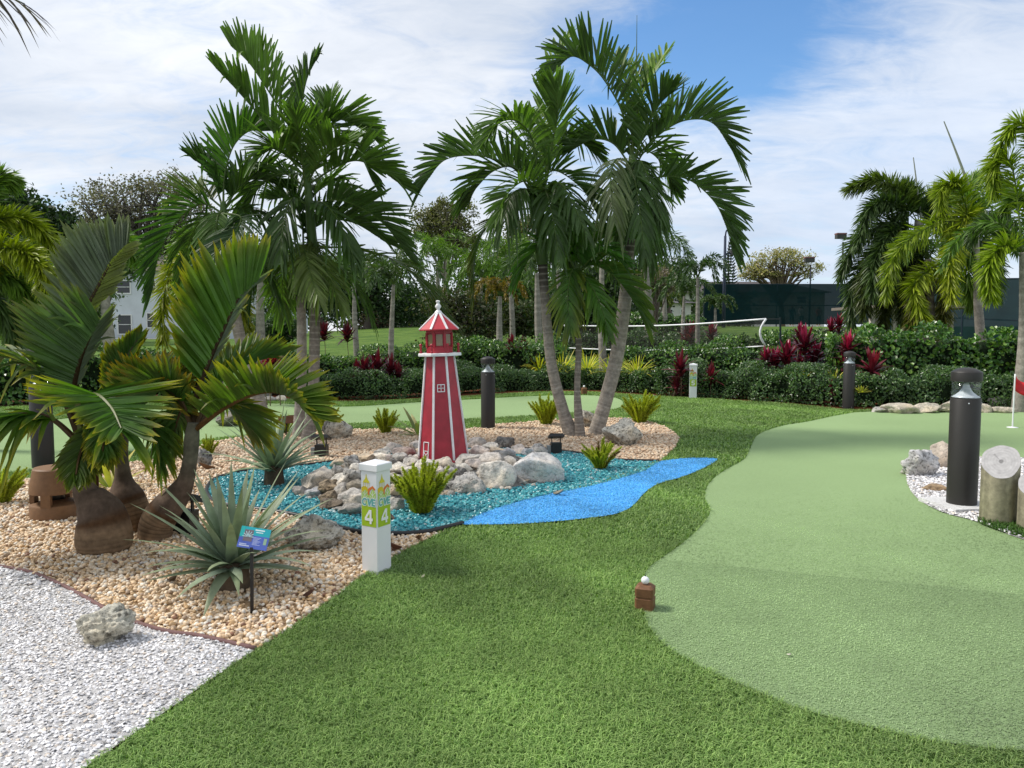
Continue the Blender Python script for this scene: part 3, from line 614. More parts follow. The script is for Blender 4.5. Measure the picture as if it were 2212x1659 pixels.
# left clump of three
YL = 10.1; G = 'palms of the clump behind the blue glass bed'
adonidia('tallest palm of the left clump, dark ringed trunk and crown high above the lighthouse',
  [(664, 968), (674, 890), (679, 780), (680, 640)], [30, 25, 23, 22],
  ([(680, 642), (677, 560), (668, 440), (660, 330)], [28, 24, 17, 12]), [
  ([(655, 340), (615, 255), (568, 178), (535, 132), (500, 100)], .1, LT, dict(L=.6, n=42, lift=50, a0=62, a1=25, col=(.11, .2, .032))),
  ([(655, 350), (600, 295), (548, 235), (508, 190), (468, 148)], -.4, (.085, .165, .028), dict(L=.5, n=38, lift=48, a0=50)),
  ([(648, 320), (650, 240), (663, 170), (687, 122)], .1, DK, dict(L=.42, n=30, lift=25, a0=40)),
  ([(661, 330), (690, 268), (727, 257), (762, 268), (800, 292)], .3, MD, dict(L=.48, n=38, lift=40)),
  ([(664, 400), (722, 363), (768, 347), (815, 363), (868, 400)], .1, MD, dict(L=.52, n=42, lift=35)),
  ([(668, 450), (728, 432), (788, 453), (835, 490), (875, 545)], -.1, DK, dict(L=.52, n=42, lift=35)),
  ([(662, 430), (652, 340), (645, 290), (640, 250)], -.9, MD, dict(L=.5, n=34, lift=30)),
  ([(655, 400), (610, 375), (560, 405), (530, 455)], .5, DK, dict(L=.5, droop=.5, kink=.3)),
  ([(666, 440), (700, 440), (738, 490), (765, 560)], -.5, DK, dict(L=.48, droop=.5, kink=.4, lift=15, n=28, wd=.058)),
  ([(662, 440), (630, 430), (612, 490), (606, 550)], -.5, DK, dict(L=.48, droop=.5, kink=.4, lift=15, n=28, wd=.058)),
  ([(660, 360), (700, 300), (705, 240), (715, 205)], .7, MD, dict(L=.45, lift=30)),
  ([(660, 360), (625, 340), (600, 320), (570, 330)], -.8, MD, dict(L=.5, lift=25)),
  ([(664, 440), (690, 410), (720, 400), (760, 440)], .9, DK, dict(L=.5, droop=.4)),
  ([(662, 400), (690, 350), (720, 320), (745, 310)], -.7, MD, dict(L=.5, lift=30)),
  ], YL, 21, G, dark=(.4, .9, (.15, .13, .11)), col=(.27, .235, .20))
adonidia('left clump palm with upright pale trunk and drooping pale fronds, middle of three',
  [(644, 958), (648, 880), (652, 760), (650, 640)], [27, 23, 21, 19],
  ([(653, 642), (655, 590), (657, 530)], [24, 22, 13]), [
  ([(657, 540), (680, 520), (700, 570), (718, 615), (742, 665)], -.6, (.12, .17, .04), dict(L=.45, n=34, droop=.5, lift=10, kink=.25)),
  ([(657, 540), (740, 535), (840, 557), (894, 593), (944, 653), (972, 690)], -.25, (.06, .11, .02), dict(L=.80, n=56, a0=50, lift=8, tip=(.08, .10, .02))),
  ([(657, 540), (700, 560), (760, 600), (800, 680)], .4, DK, dict(L=.5, n=36, droop=.4, lift=10)),
  ([(655, 540), (610, 515), (565, 550), (540, 640)], -.3, DK, dict(L=.5, droop=.5, kink=.3, lift=10)),
  ([(655, 540), (630, 560), (610, 610), (615, 680)], .5, MD, dict(L=.5, droop=.5, kink=.2, lift=10)),
  ([(657, 540), (690, 480), (760, 480), (830, 520)], .5, DK, dict(L=.5)),
  ([(656, 540), (650, 470), (620, 430), (590, 430)], .6, DK, dict(L=.5)),
  ([(656, 540), (655, 530), (670, 590), (690, 650)], -.9, (.14, .19, .05), dict(L=.4, droop=.6, lift=5)),
  ], YL + .2, 22, G, dark=(.8, 1, (.2, .18, .15)), col=(.38, .34, .30))
adonidia('left clump palm with slender trunk leaning left toward the white house',
  [(580, 948), (562, 880), (532, 780), (512, 700), (496, 600), (488, 540)], [40, 30, 26, 24, 20, 18],
  ([(488, 542), (484, 490), (482, 435)], [20, 20, 11]), [
  ([(482, 450), (485, 383), (502, 320), (535, 285), (572, 282)], .1, (.05, .12, .02), dict(L=.52, n=38, lift=45)),
  ([(481, 450), (462, 390), (440, 360), (420, 345)], .1, (.045, .10, .02), dict(L=.46, n=30, lift=35, a0=45)),
  ([(480, 460), (435, 440), (385, 475), (345, 545), (328, 628)], -.2, (.035, .085, .018), dict(L=.48, n=40, lift=25)),
  ([(483, 460), (520, 470), (505, 505), (468, 546), (430, 590)], -.8, (.04, .085, .025), dict(L=.55, n=38, lift=15, droop=.4)),
  ([(484, 455), (530, 450), (575, 470), (605, 540)], .2, DK, dict(L=.52, droop=.5, kink=.35, lift=20)),
  ([(482, 450), (440, 420), (400, 425), (370, 470)], .5, PALE, dict(L=.4, n=34, lift=40)),
  ([(482, 455), (520, 400), (560, 385), (600, 400)], .6, DK, dict(L=.5)),
  ([(482, 455), (470, 470), (465, 540), (480, 620)], -.6, MD, dict(L=.5, droop=.6, kink=.3, lift=5)),
  ([(482, 455), (510, 520), (560, 560), (600, 640)], .3, DK, dict(L=.55, droop=.5, kink=.2, lift=10)),
  ([(482, 460), (440, 470), (410, 520), (395, 600)], .4, DK, dict(L=.5, droop=.4, lift=10)),
  ], YL - .1, 23, G, dark=(.8, 1, (.22, .2, .17)))

# ------------------------------------------------------------------ bottle palms
def bottle(label, axis, rads, Y, fronds, seed, bulb_mark):
    rng = np.random.default_rng(seed); Q = np.array([U(a, b, Y) for a, b in axis]); Q[0, 2] = -.03
    th = thing('bottle_palm', label, 'palm tree', P0(Q[0]), 'bottle palms beside the brown speaker')
    n = 130; t = np.linspace(0, 1, n); C = cr(Q, n); r = np.interp(t, np.linspace(0, 1, len(rads)), rads) * pxs(Y)
    rr = cr(np.c_[np.linspace(0, 1, len(rads)), np.array(rads) * pxs(Y), np.zeros(len(rads))], n)[:, 1]
    s = np.cumsum(np.linalg.norm(np.diff(C, axis=0, prepend=C[:1]), axis=1)); fr = (s / .03) % 1; rg = np.exp(-((fr - .5) / .12) ** 2) * (t < bulb_mark)
    c = np.array([.22, .145, .085]) + (np.array([.12, .083, .06]) - np.array([.22, .145, .085])) * sstep(bulb_mark - .06, bulb_mark + .02, t)[:, None]; c = c + (np.array([.13, .125, .09]) - c) * sstep(.5, .8, t)[:, None]; c = c * (1 + .15 * np.sin(s * 40))[:, None]
    c = c * (1 - .6 * rg[:, None]) + np.array([.045, .03, .02]) * .6 * rg[:, None]
    k = np.exp(-((t - bulb_mark) / .025) ** 2)[:, None]; c = c * (1 - k) + np.array([.09, .045, .02]) * k
    mb = MB(); tube(mb, C, rr * (1 - .02 * rg), 28, c, 0, True); mb.build('trunk', MAT['bark'], th, True)
    for pts, dy, kw in fronds:
        k = dict(n=44, L=.5, wd=.042, prof='fan', fold=.38, a0=70, a1=14, lift=38, droop=.05, col=(.075, .165, .028), tip=(.34, .28, .02), start=.3, rr=.017, rcol=(.10, .06, .025), lens=(.6, 1, .55), kink=.03, jit=.55, colv=.2); k.update(kw); R2 = k.pop('R', None)
        mb = MB(); Pf = px3(pts, Y, Y + dy)
        if R2: frond(mb, Pf, rng, sides=(1,), **k); frond(mb, Pf, rng, sides=(-1,), **{**k, **R2})
        else: frond(mb, Pf, rng, **k)
        o = mb.build('frond', MAT['palm'], th)
        if 'dead' in kw.get('prof', '') or kw.get('rcol') == (.12, .04, .02): o['label'] = 'withered reddish brown frond'
    return th
GRY = (.12, .155, .095); FO = dict(lift=68, L=.30, wd=.03, a0=45, a1=20)
bottle('bottle palm with the fattest swollen trunk, in front of the speaker, left of the three', [(228, 1204), (226, 1168), (220, 1118), (202, 1085), (187, 1066), (178, 1040), (171, 1010), (172, 970), (175, 935)], [46, 58, 51, 38, 27, 21, 18, 17, 13], 4.98, [
  ([(174, 950), (160, 850), (171, 785), (191, 736), (214, 694)], -.15, dict(L=.52, a0=78, a1=50, lift=4, col=(.085, .16, .045), side=(-.9, -.35, .35), R={**FO, 'col': GRY}, tip=(.12, .12, .03), n=46, lens=(.5, 1, .55))),
  ([(175, 950), (160, 800), (178, 690), (212, 618), (240, 568), (270, 535)], .45, dict(L=.55, a0=62, a1=30, lift=10, col=GRY, tip=(.16, .18, .08), side=(-.9, -.3, .3), R={**FO, 'col': (.17, .21, .02), 'wd': .045}, n=54, lens=(.5, 1, .55))),
  ([(178, 950), (168, 872), (205, 852), (240, 880), (262, 925)], -.75, dict(L=.47, a0=78, a1=25, lift=14, n=40, start=.22, rcol=(.16, .19, .06))),
  ([(172, 950), (130, 850), (70, 790), (0, 770), (-60, 800)], -.1, dict(L=.5, wd=.035, a0=58, lift=20, droop=.5, col=(.09, .15, .05), kink=.3, jit=1)),
  ([(170, 955), (110, 905), (40, 895), (-40, 925)], -.3, dict(L=.5, wd=.035, a0=60, lift=5, droop=.5, kink=.25, jit=1)),
  ([(180, 945), (205, 910), (190, 945), (172, 985), (164, 1025)], -.45, dict(L=.19, wd=.034, a0=60, lift=-5, start=.35, droop=.3, col=(.07, .12, .02), tip=(.2, .2, .03))),
  ([(176, 940), (205, 905), (222, 935), (222, 975)], -.35, dict(L=.18, wd=.034, a0=60, lift=0, start=.35, droop=.4)),
  ], 31, .24)
bottle('bottle palm standing behind the other two, upright with brown fibrous bulb', [(292, 1160), (288, 1125), (281, 1090), (270, 1060), (266, 1031), (263, 985), (266, 940), (269, 912)], [30, 38, 36, 31, 18, 13, 12, 9], 5.45, [
  ([(268, 925), (255, 850), (265, 790), (296, 735)], .3, dict(L=.25, a0=50, lift=30, tip=(.3, .24, .01))),
  ([(268, 925), (285, 850), (325, 830), (372, 868)], -.2, dict(L=.38, lift=45, tip=(.28, .16, .01))),
  ([(266, 930), (232, 905), (207, 935), (208, 995)], -.15, dict(L=.2, n=18, wd=.03, col=(.06, .02, .012), tip=(.05, .018, .01), rcol=(.12, .04, .02), droop=.7, jit=2)),
  ([(270, 930), (310, 905), (335, 935), (345, 990)], -.2, dict(L=.25, n=22, wd=.03, droop=.6, jit=1.5)),
  ], 32, .34)
bottle('bottle palm leaning right with a curved trunk, nearest the silver agave', [(330, 1152), (340, 1128), (360, 1098), (386, 1066), (402, 1035), (411, 990), (414, 950), (418, 912)], [34, 36, 34, 26, 18, 15, 16, 12], 5.25, [
  ([(418, 925), (425, 852), (450, 786), (482, 714), (516, 644), (554, 604)], .2, dict(L=.6, a0=58, a1=30, lift=3, n=52, side=(-.85, -.4, .3), R={**FO, 'col': GRY}, col=(.085, .19, .022), lens=(.55, 1, .6), wd=.05)),
  ([(420, 930), (478, 886), (535, 856), (585, 846), (630, 858), (672, 895)], -.55, dict(L=.42, a0=78, a1=25, lift=42, n=56, start=.12, rcol=(.17, .09, .03), col=(.10, .175, .025), tip=(.3, .25, .02))),
  ([(420, 925), (470, 830), (535, 785), (602, 765)], .5, dict(L=.36, a0=50, lift=40, tip=(.22, .2, .02))),
  ([(418, 930), (385, 860), (350, 840), (312, 870)], -.1, dict(L=.4, lift=42, tip=(.28, .16, .01))),
  ([(418, 930), (460, 880), (500, 880), (540, 920)], .35, dict(L=.4, lift=20, droop=.3)),
  ([(416, 930), (400, 880), (385, 900), (372, 960)], .2, dict(L=.24, wd=.03, droop=.6, jit=1.5)),
  ], 33, .26)
# the withered crown tips of a palm above the viewer, top left corner
rng = np.random.default_rng(9); th = thing('palm_tree', 'palm overhead with only its frayed hanging leaf tips showing, top left corner', 'palm tree', (-3.6, 2.2, 0))
trunk_mesh([(-4.4, 2.0, 0), (-4.35, 2.1, 2), (-4.3, 2.2, 3.4)], [.13, .1, .09], 'trunk', th, rng)
for q in ([(-4.3, 2.2, 3.3), (-3.9, 3.2, 3.7), (-3.4, 4.2, 3.55), (-2.95, 4.8, 3.42)], [(-4.3, 2.2, 3.3), (-4.1, 3.4, 3.8), (-3.9, 4.6, 3.65), (-3.7, 5.2, 3.5)]):
    mb = MB(); frond(mb, q, rng, n=44, L=.5, wd=.014, a0=40, lift=-30, droop=.5, prof='lance', fold=None, col=(.09, .07, .11), jit=2); mb.build('frond', MAT['palm'], th)

# ------------------------------------------------------------------ foxtail palms
FY, FG, FD = (.17, .24, .02), (.10, .19, .03), (.06, .11, .04)
def foxtail(label, base, crown, Y, tr=.09, fronds=(), nrand=0, R=1.5, seed=1, col=FG, tip=None, L=.32, n=170, wd=.028, group='foxtail palms in the background', spear=None, tcol=(.26, .24, .21), up=.6, name='palm_tree'):
    rng = np.random.default_rng(seed); zb = float(g(U(base, 713, Y)[0], Y)); b = U(base, 713, Y); b[2] = zb - .03; c = U(*crown, Y)
    th = thing(name, label, 'palm tree', (b[0], b[1], zb), group)
    mid = (b + c) / 2 + np.array([rng.normal() * .05, 0, 0]); trunk_mesh([b, mid, c], [tr * 1.25, tr, tr * .6], 'trunk', th, rng, seg=10, col=tcol, n=60)
    for f in fronds:
        pts, dy, fc = f[:3]; mb = MB(); plume(mb, px3(pts, Y, Y + dy), rng, n=int(n * 2.2), L=L * 1.5, wd=wd * 1.1, col=fc, tip=np.array(fc) * np.array([1.4, 1.25, .9])); mb.build('frond', MAT['plume'], th)
    for e in range(nrand):
        az = 2 * PI * (e + rng.random() * .6) / nrand; h = np.array([math.cos(az), math.sin(az), 0]); k = rng.uniform(.2, 1); rr_ = R * rng.uniform(.85, 1.15)
        p = [c, c + h * rr_ * .3 + np.array([0, 0, rr_ * (.25 + up * k * .5)]), c + h * rr_ * .72 + np.array([0, 0, rr_ * (.12 + up * k * .55)]), c + h * rr_ * .98 + np.array([0, 0, rr_ * (-.3 + up * k * .5)])]
        mb = MB(); plume(mb, p, rng, n=n, L=L, wd=wd, col=np.array(col) * rng.uniform(.8, 1.2), tip=tip); mb.build('frond', MAT['plume'], th)
    if spear:
        mb = MB(); s = px3(spear, Y, Y); tube(mb, cr(s, 8), np.linspace(.035, .012, 8), 6, (.30, .32, .27)); mb.build('spear_leaf', MAT['matte'], th)
    return th
foxtail('foxtail palm with bright yellow green plumes in front of the green fence', 2139, (2108, 505), 17.6, .1, [
  ([(2105, 510), (2079, 478), (2017, 486), (1955, 526), (1923, 579), (1914, 640)], -.4, (.17, .25, .018)),
  ([(2105, 510), (2090, 462), (2070, 500), (2055, 550), (2050, 598), (2056, 645)], -1.0, (.21, .27, .015)),
  ([(2105, 510), (2079, 423), (2060, 395), (2034, 412), (2029, 474)], -.2, (.18, .26, .015)),
  ([(2105, 520), (2050, 570), (2001, 590), (1973, 620), (1986, 665), (2006, 698)], -.9, (.19, .26, .016)),
  ([(2105, 510), (2120, 440), (2150, 400), (2190, 420)], .8, FG), ([(2105, 510), (2140, 480), (2180, 490), (2200, 540)], .6, FG), ([(2105, 510), (2090, 440), (2095, 400), (2110, 380)], 1.0, FG),
  ([(2105, 515), (2090, 560), (2095, 620), (2100, 660)], .4, FG), ([(2105, 515), (2130, 530), (2150, 580), (2155, 640)], .8, FD)], 0, seed=41, n=230, L=.33, group='foxtail palms along the right hedge', spear=[(2092, 400), (2066, 330), (2039, 262)])
foxtail('large dark green foxtail palm beside the beige hut', 1962, (1985, 476), 20, .17, [
  ([(1983, 480), (1940, 410), (1886, 389), (1836, 407)], 0, (.09, .14, .03)),
  ([(1983, 480), (1930, 440), (1880, 450), (1852, 532)], -.4, FD), ([(1983, 490), (1920, 480), (1850, 520), (1815, 600)], .2, FD),
  ([(1980, 495), (1920, 530), (1872, 600), (1868, 680)], -.5, (.05, .075, .022)), ([(1980, 495), (1900, 540), (1845, 610), (1838, 700)], .2, FD), ([(1980, 495), (1940, 560), (1915, 640), (1905, 715)], -.3, (.06, .085, .02)),
  ([(1985, 480), (2005, 440), (2035, 415), (2070, 420)], .3, FD), ([(1985, 480), (1975, 425), (1950, 405), (1930, 415)], .4, FD), ([(1985, 485), (2020, 470), (2050, 500), (2070, 560)], .5, FD), ([(1985, 490), (1990, 560), (1985, 640), (1980, 700)], -.3, FD), ([(1985, 490), (1930, 500), (1890, 560), (1885, 640)], -.9, FD), ([(1985, 485), (2030, 440), (2080, 430), (2120, 470)], .9, FD), ([(1985, 490), (1955, 550), (1945, 620), (1950, 690)], -.8, (.05, .075, .022))],
  0, seed=42, n=330, L=.36, group='foxtail palms along the right hedge', spear=[(1990, 470), (1982, 410), (1973, 340)], tcol=(.2, .17, .16))
foxtail('stout foxtail palm with grey trunk behind the hedge, right of the blue cloth', 2012, (2005, 560), 19, .15, [
  ([(2005, 565), (1990, 600), (1975, 660), (1965, 715)], -.3, (.09, .10, .02)), ([(2005, 565), (2030, 600), (2040, 660), (2035, 720)], -.3, (.10, .11, .02)), ([(2005, 560), (1970, 530), (1935, 560), (1925, 620)], .2, FD)], 5, R=1.2, seed=43, group='foxtail palms along the right hedge', tcol=(.2, .17, .16))
foxtail('foxtail palm with a tall thin trunk at the right edge behind the red flag', 2208, (2210, 545), 13.6, .10, [
  ([(2207, 556), (2175, 530), (2143, 557), (2135, 598), (2144, 644)], -.2, (.17, .26, .015)), ([(2209, 550), (2190, 377), (2166, 343), (2146, 365), (2150, 416)], .3, (.18, .27, .015)),
  ([(2215, 540), (2240, 330), (2200, 264), (2153, 326)], .1, (.17, .26, .015)), ([(2212, 550), (2240, 450), (2190, 430), (2150, 480)], .8, FG), ([(2212, 550), (2180, 500), (2130, 480), (2090, 520)], 1.2, FD)], 3, R=1.2, seed=44, n=210, L=.27, group='foxtail palms along the right hedge')
foxtail('foxtail palm with yellow green plumes entering at the left edge', -90, (-75, 610), 9.2, .1, [
  ([(-75, 610), (-40, 500), (20, 470), (80, 490), (128, 545)], .2, (.20, .27, .015)), ([(-75, 610), (-20, 545), (40, 540), (85, 575), (98, 620)], -.3, (.21, .27, .015)),
  ([(-75, 610), (-40, 450), (-10, 385), (25, 392)], .3, FG), ([(-75, 615), (-10, 590), (50, 620), (80, 670)], .2, FG), ([(-75, 615), (-20, 640), (20, 690), (35, 740)], .4, FD)], 0, seed=45, n=330, L=.22, wd=.02, group='foxtail palms behind the bottle palms')
foxtail('foxtail palm with curved grey trunk before the white house, above the leftmost bottle palm', 252, (222, 590), 13, .1, [
  ([(222, 595), (190, 560), (150, 580), (120, 640)], .1, FG), ([(222, 595), (230, 530), (260, 520), (290, 550)], .3, FG), ([(222, 595), (200, 620), (185, 670), (180, 710)], .1, FD)], 0, R=1.0, seed=46, group='foxtail palms behind the bottle palms')
foxtail('foxtail palm with a thick yellow plume curling down in front of the white house', 470, (455, 610), 16.5, .1, [
  ([(455, 615), (420, 560), (375, 580), (352, 650), (352, 740)], -.3, (.22, .26, .015)), ([(455, 615), (430, 600), (400, 605), (385, 650)], -.6, (.16, .25, .015)), ([(455, 610), (480, 550), (530, 560), (560, 620)], .2, FG), ([(455, 615), (490, 610), (520, 650), (530, 710)], -.2, (.2, .23, .015)), ([(455, 610), (440, 530), (410, 510), (380, 530)], .4, FG)], 3, R=1.2, seed=47, n=260, group='foxtail palms behind the bottle palms')
BGP = [  # base, crown x, y, depth, trunk r, radius, colour, words
 (572, 562, 600, 16, .1, 1.3, FG, 'foxtail palm with bluish trunk just left of the left palm clump'),
 (844, 850, 615, 17.5, .065, 1.15, FD, 'dark green palm on a thin grey trunk left of the lighthouse roof'),
 (1085, 1080, 640, 24, .1, .9, (.15, .11, .012), 'small palm with a brownish yellow crown behind the grey bollard'),
 (1108, 1100, 575, 30, .1, 1.9, FG, 'green palm above the brownish yellow palm'),
 (1168, 1160, 590, 26, .12, 1.5, FD, 'palm with pale trunk directly behind the left trunk of the right clump'),
 (1040, 1040, 600, 33, .1, 1.9, FG, 'bright palm between the lighthouse and the right clump'),
 (945, 945, 570, 34, .12, 2.0, FG, 'palm with upswept crown below the feathery tall tree'),
 (1305, 1300, 560, 20, .09, 1.4, FD, 'palm with brown trunk standing behind the net'),
 (1400, 1395, 570, 32, .16, 2.4, FD, 'big dark palm right of the right clump'),
 (1210, 1205, 580, 36, .12, 2.2, FD, 'dark palm far behind the middle of the right clump'),
 (1438, 1435, 625, 38, .12, 1.6, FD, 'dark palm before the far white building'),
 (1408, 1406, 645, 44, .06, 1.0, (.10, .15, .02), 'slim pale yellow palm, left of a row of three beyond the net'),
 (1421, 1420, 655, 44, .06, .9, (.10, .14, .02), 'slim pale yellow palm, middle of a row of three beyond the net'),
 (1433, 1432, 652, 44, .06, 1.0, (.10, .14, .02), 'slim pale yellow palm, right of a row of three beyond the net'),
 (1507, 1507, 600, 24, .07, 1.0, (.04, .085, .03), 'palm with feathery crown in front of the left end of the fence'),
 (1480, 1478, 640, 30, .08, 1.2, FD, 'low spreading palm left of the fence'),
 (770, 765, 610, 30, .1, 1.8, FD, 'dark palm behind the lawn right of the left clump'),
 (1545, 1545, 665, 26, .06, .7, FD, 'small dark palm at the foot of the lamp pole'),
 (60, 60, 620, 16, .1, 1.5, FD, 'dark palm deep behind the bottle palms at left'),
]
for k, (b, cx, cy, Y, tr, R, col, words) in enumerate(BGP):
    foxtail(words, b, (cx, cy), Y, tr, (), 9, R, 60 + k, col, np.array(col) * [1.35, 1.2, 1], L=.2 * R, n=150, wd=.026 * max(1, Y / 22), up=.7)
# ------------------------------------------------------------------ hedges
def ovals(mb, B, nrm, rng, ln, wd, cols, mi=0, up=.35):
    """obovate leaves: 6-gons folded a little, facing roughly along nrm"""
    n = len(B); f = norm(nrm + rng.normal(size=(n, 3)) * .55 + np.array([0, 0, up])); d = norm(np.cross(f, rng.normal(size=(n, 3)))); d = norm(d + np.array([0, 0, .5])); W = norm(np.cross(d, f))
    ln = ln * rng.uniform(.65, 1.2, n)[:, None]; w = wd * rng.uniform(.7, 1.15, n)[:, None]; fo = f * (w * .22)
    V = np.stack([B, B + d * ln * .45 + W * w * .42 + fo, B + d * ln * .82 + W * w * .45 + fo, B + d * ln * 1.0, B + d * ln * .82 - W * w * .45 + fo, B + d * ln * .45 - W * w * .42 + fo], 1)
    ci = rng.integers(0, len(cols), n); C = np.array(cols)[ci] * rng.uniform(.7, 1.25, (n, 1))
    a = np.arange(n)[:, None] * 6
    mb.add(V.reshape(-1, 3), [a + np.array([[0, 1, 2, 3]]), a + np.array([[0, 3, 4, 5]])], np.repeat(C, 6, 0), mi)
CLU = [(.06, .145, .028), (.09, .19, .032), (.042, .11, .024), (.14, .25, .04)]
LOW = [(.055, .12, .035), (.08, .16, .042), (.038, .09, .028), (.115, .2, .055)]
def hedge(label, pts, depth, height, seed, leaf=(.075, .055), dens=420, cols=CLU, name='hedge', gap=None, stems=True, z=None, bumpy=.2, brighttop=None):
    rng = np.random.default_rng(seed); pts = np.array(pts, float); C = cr(np.c_[pts, np.zeros(len(pts))], 80); T = tangents(C); Nn = np.stack([T[:, 1], -T[:, 0], 0 * T[:, 0]], -1); Nn = np.where(Nn[:, 1:2] > 0, -Nn, Nn)
    seg = np.concatenate([[0], np.cumsum(np.linalg.norm(np.diff(C, axis=0), axis=1))]); Lt = seg[-1]
    n = int(dens * Lt * (height + depth + .3)); s = rng.random(n) * Lt; q = rng.random(n) ** 1.0
    i = np.clip(np.searchsorted(seg, s) - 1, 0, 78); u = ((s - seg[i]) / (seg[i + 1] - seg[i] + 1e-9))[:, None]
    c = C[i] * (1 - u) + C[i + 1] * u; nv = Nn[i]
    hh = height * (1 + .08 * np.sin(s * 2.1 + seed) + .07 * np.sin(s * 5.3 + 2 * seed) + .03 * np.sin(s * 11))
    per = q * (hh + depth); front = per < hh
    # profile: front face then top, rounded corner
    zf = np.where(front, per, hh); df = np.where(front, depth / 2, depth / 2 - (per - hh))
    corner = np.clip((zf / hh - .75) / .25, 0, 1); df = df - np.where(front, corner ** 2 * depth * .18, 0); zf = zf - np.where(front, 0, np.clip(1 - (per - hh) / (depth * .3), 0, 1) ** 2 * hh * .1)
    nb = bumpy * (np.sin(s * 4.7 + zf * 5 + seed) + np.sin(s * 9.1 - zf * 7) * .6) * .5
    inn = -rng.random(n) ** 2 * .16
    z0 = g(c[:, 0], c[:, 1]) * (c[:, 1] > 18.5) if z is None else z
    out = np.where(front[:, None], nv, np.array([0, 0, 1.0]))
    B = c + nv * df[:, None]; B[:, 2] = zf + z0; B = B + out * (nb + inn)[:, None]
    mb = MB(); ovals(mb, B, norm(out + nv * .3), rng, leaf[0], leaf[1], cols)
    for e, sg in ((0, -1), (-1, 1)):
        m = int(dens * height * depth * 1.2); b = C[e] + Nn[e] * rng.uniform(-depth / 2, depth / 2, (m, 1)) + T[e] * sg * (.02 + .14 * rng.random((m, 1))); zb = (float(g(C[e, 0], C[e, 1])) if C[e, 1] > 18.5 else 0) if z is None else z
        b[:, 2] = zb + height * rng.random(m); ovals(mb, b, np.tile(T[e] * sg, (m, 1)) + [0, -.4, .2], rng, leaf[0], leaf[1], cols)
    # shoots standing above the clipped top
    m = int(Lt * 14); s2 = rng.random(m) * Lt; i2 = np.clip(np.searchsorted(seg, s2) - 1, 0, 78); b2 = C[i2] + Nn[i2] * rng.uniform(-depth / 2, depth / 2, (m, 1)); 
    zt = height * (1 + .06 * np.sin(s2 * 2.1 + seed)) + (g(b2[:, 0], b2[:, 1]) * (b2[:, 1] > 18.5) if z is None else z)
    for k in range(5):
        b = b2.copy(); b[:, 2] = zt - .06 + k * leaf[0] * .45 * rng.random(m); ovals(mb, b, rng.normal(size=(m, 3)) * .6 + [0, -.4, .4], rng, leaf[0], leaf[1], cols)
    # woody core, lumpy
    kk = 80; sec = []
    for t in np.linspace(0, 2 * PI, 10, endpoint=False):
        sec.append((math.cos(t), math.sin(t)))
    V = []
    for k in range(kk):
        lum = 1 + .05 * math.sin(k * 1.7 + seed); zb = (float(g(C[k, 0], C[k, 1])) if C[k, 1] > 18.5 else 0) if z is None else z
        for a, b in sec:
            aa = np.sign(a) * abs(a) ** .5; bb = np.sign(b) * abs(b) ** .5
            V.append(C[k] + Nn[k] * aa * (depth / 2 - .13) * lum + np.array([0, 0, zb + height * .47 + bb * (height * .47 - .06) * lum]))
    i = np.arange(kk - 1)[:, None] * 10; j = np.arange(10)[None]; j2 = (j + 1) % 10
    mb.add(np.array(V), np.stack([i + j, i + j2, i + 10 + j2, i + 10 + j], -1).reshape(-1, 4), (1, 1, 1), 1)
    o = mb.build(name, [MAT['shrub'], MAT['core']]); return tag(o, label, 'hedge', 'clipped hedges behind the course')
def hp(l, off=.45): return [P(a, b)[:2] * (1 + off / P(a, b)[1]) for a, b in l]
hedge('low dark green hedge behind the far putting green, left of and behind the lighthouse', hp([(688, 864), (800, 864), (911, 858), (1050, 848), (1147, 844), (1254, 842), (1330, 846), (1400, 852)]), .8, .52, 1, (.05, .031), 1300, LOW)
hedge('low dark green hedge along the putting green on the right, behind the red flag', hp([(1440, 856), (1560, 862), (1700, 872), (1800, 880), (1960, 884), (2080, 885), (2260, 890)], .55), .9, .62, 2, (.056, .035), 1250, LOW)
hedge('tall round leaved hedge behind the lighthouse and grey bollard', hp([(812, 858), (930, 848), (1050, 842), (1200, 838)], 2.1), 1.2, 1.03, 3)
hedge('tall round leaved hedge below the net, between the palm clump and the big red plants', hp([(1368, 850), (1480, 858), (1600, 864), (1665, 868)], 2.0), 1.1, 1.05, 4)
hedge('tall bright round leaved hedge on the right, in front of the green fence', hp([(1800, 876), (1900, 880), (2020, 882), (2140, 884), (2260, 888)], 1.7), 1.1, 1.34, 5, (.095, .075), 360, [(.055, .15, .024), (.09, .2, .03), (.04, .11, .022), (.15, .27, .04)])
hedge('round leaved hedge between the left palm clump and the lawn', hp([(560, 862), (640, 864), (700, 864), (762, 864)], 1.4), 1.0, .84, 6)
hedge('round leaved hedge behind the bottle palms at left', hp([(180, 872), (280, 868), (380, 866), (450, 866)], .9), 1.0, 1.0, 7)
hedge('glossy hedge at the far left edge behind the bottle palms', hp([(-160, 890), (-60, 884), (60, 880), (130, 876)], .9), 1.2, .9, 8, (.09, .07), 380)
def hz(l): return [U(a, 713, Y)[:2] for a, Y in l]
hedge('far hedge on the other side of the net', hz([(1230, 31), (1340, 30), (1480, 29), (1640, 27)]), 1.2, .85, 9, (.11, .08), 200, LOW)
hedge('bright hedge behind the far end of the net', hz([(1590, 22), (1680, 22), (1760, 22.5), (1830, 23)]), 1.3, 1.22, 10, (.09, .07), 350, CLU)
hedge('far hedge before the distant white building', hz([(1340, 40), (1420, 39), (1500, 38)]), 2, 1.1, 11, (.13, .1), 160, CLU)
hedge('far bright hedge across the lawn, right of the lighthouse top', hz([(985, 20.6), (1050, 20.4), (1130, 20.2), (1210, 20)]), 1.0, 1.05, 12, (.08, .06), 350, CLU)
hedge('clipped dark bush beside the white house', hz([(572, 46), (600, 45), (622, 44)]), 2.0, 1.15, 13, (.12, .08), 200, LOW)

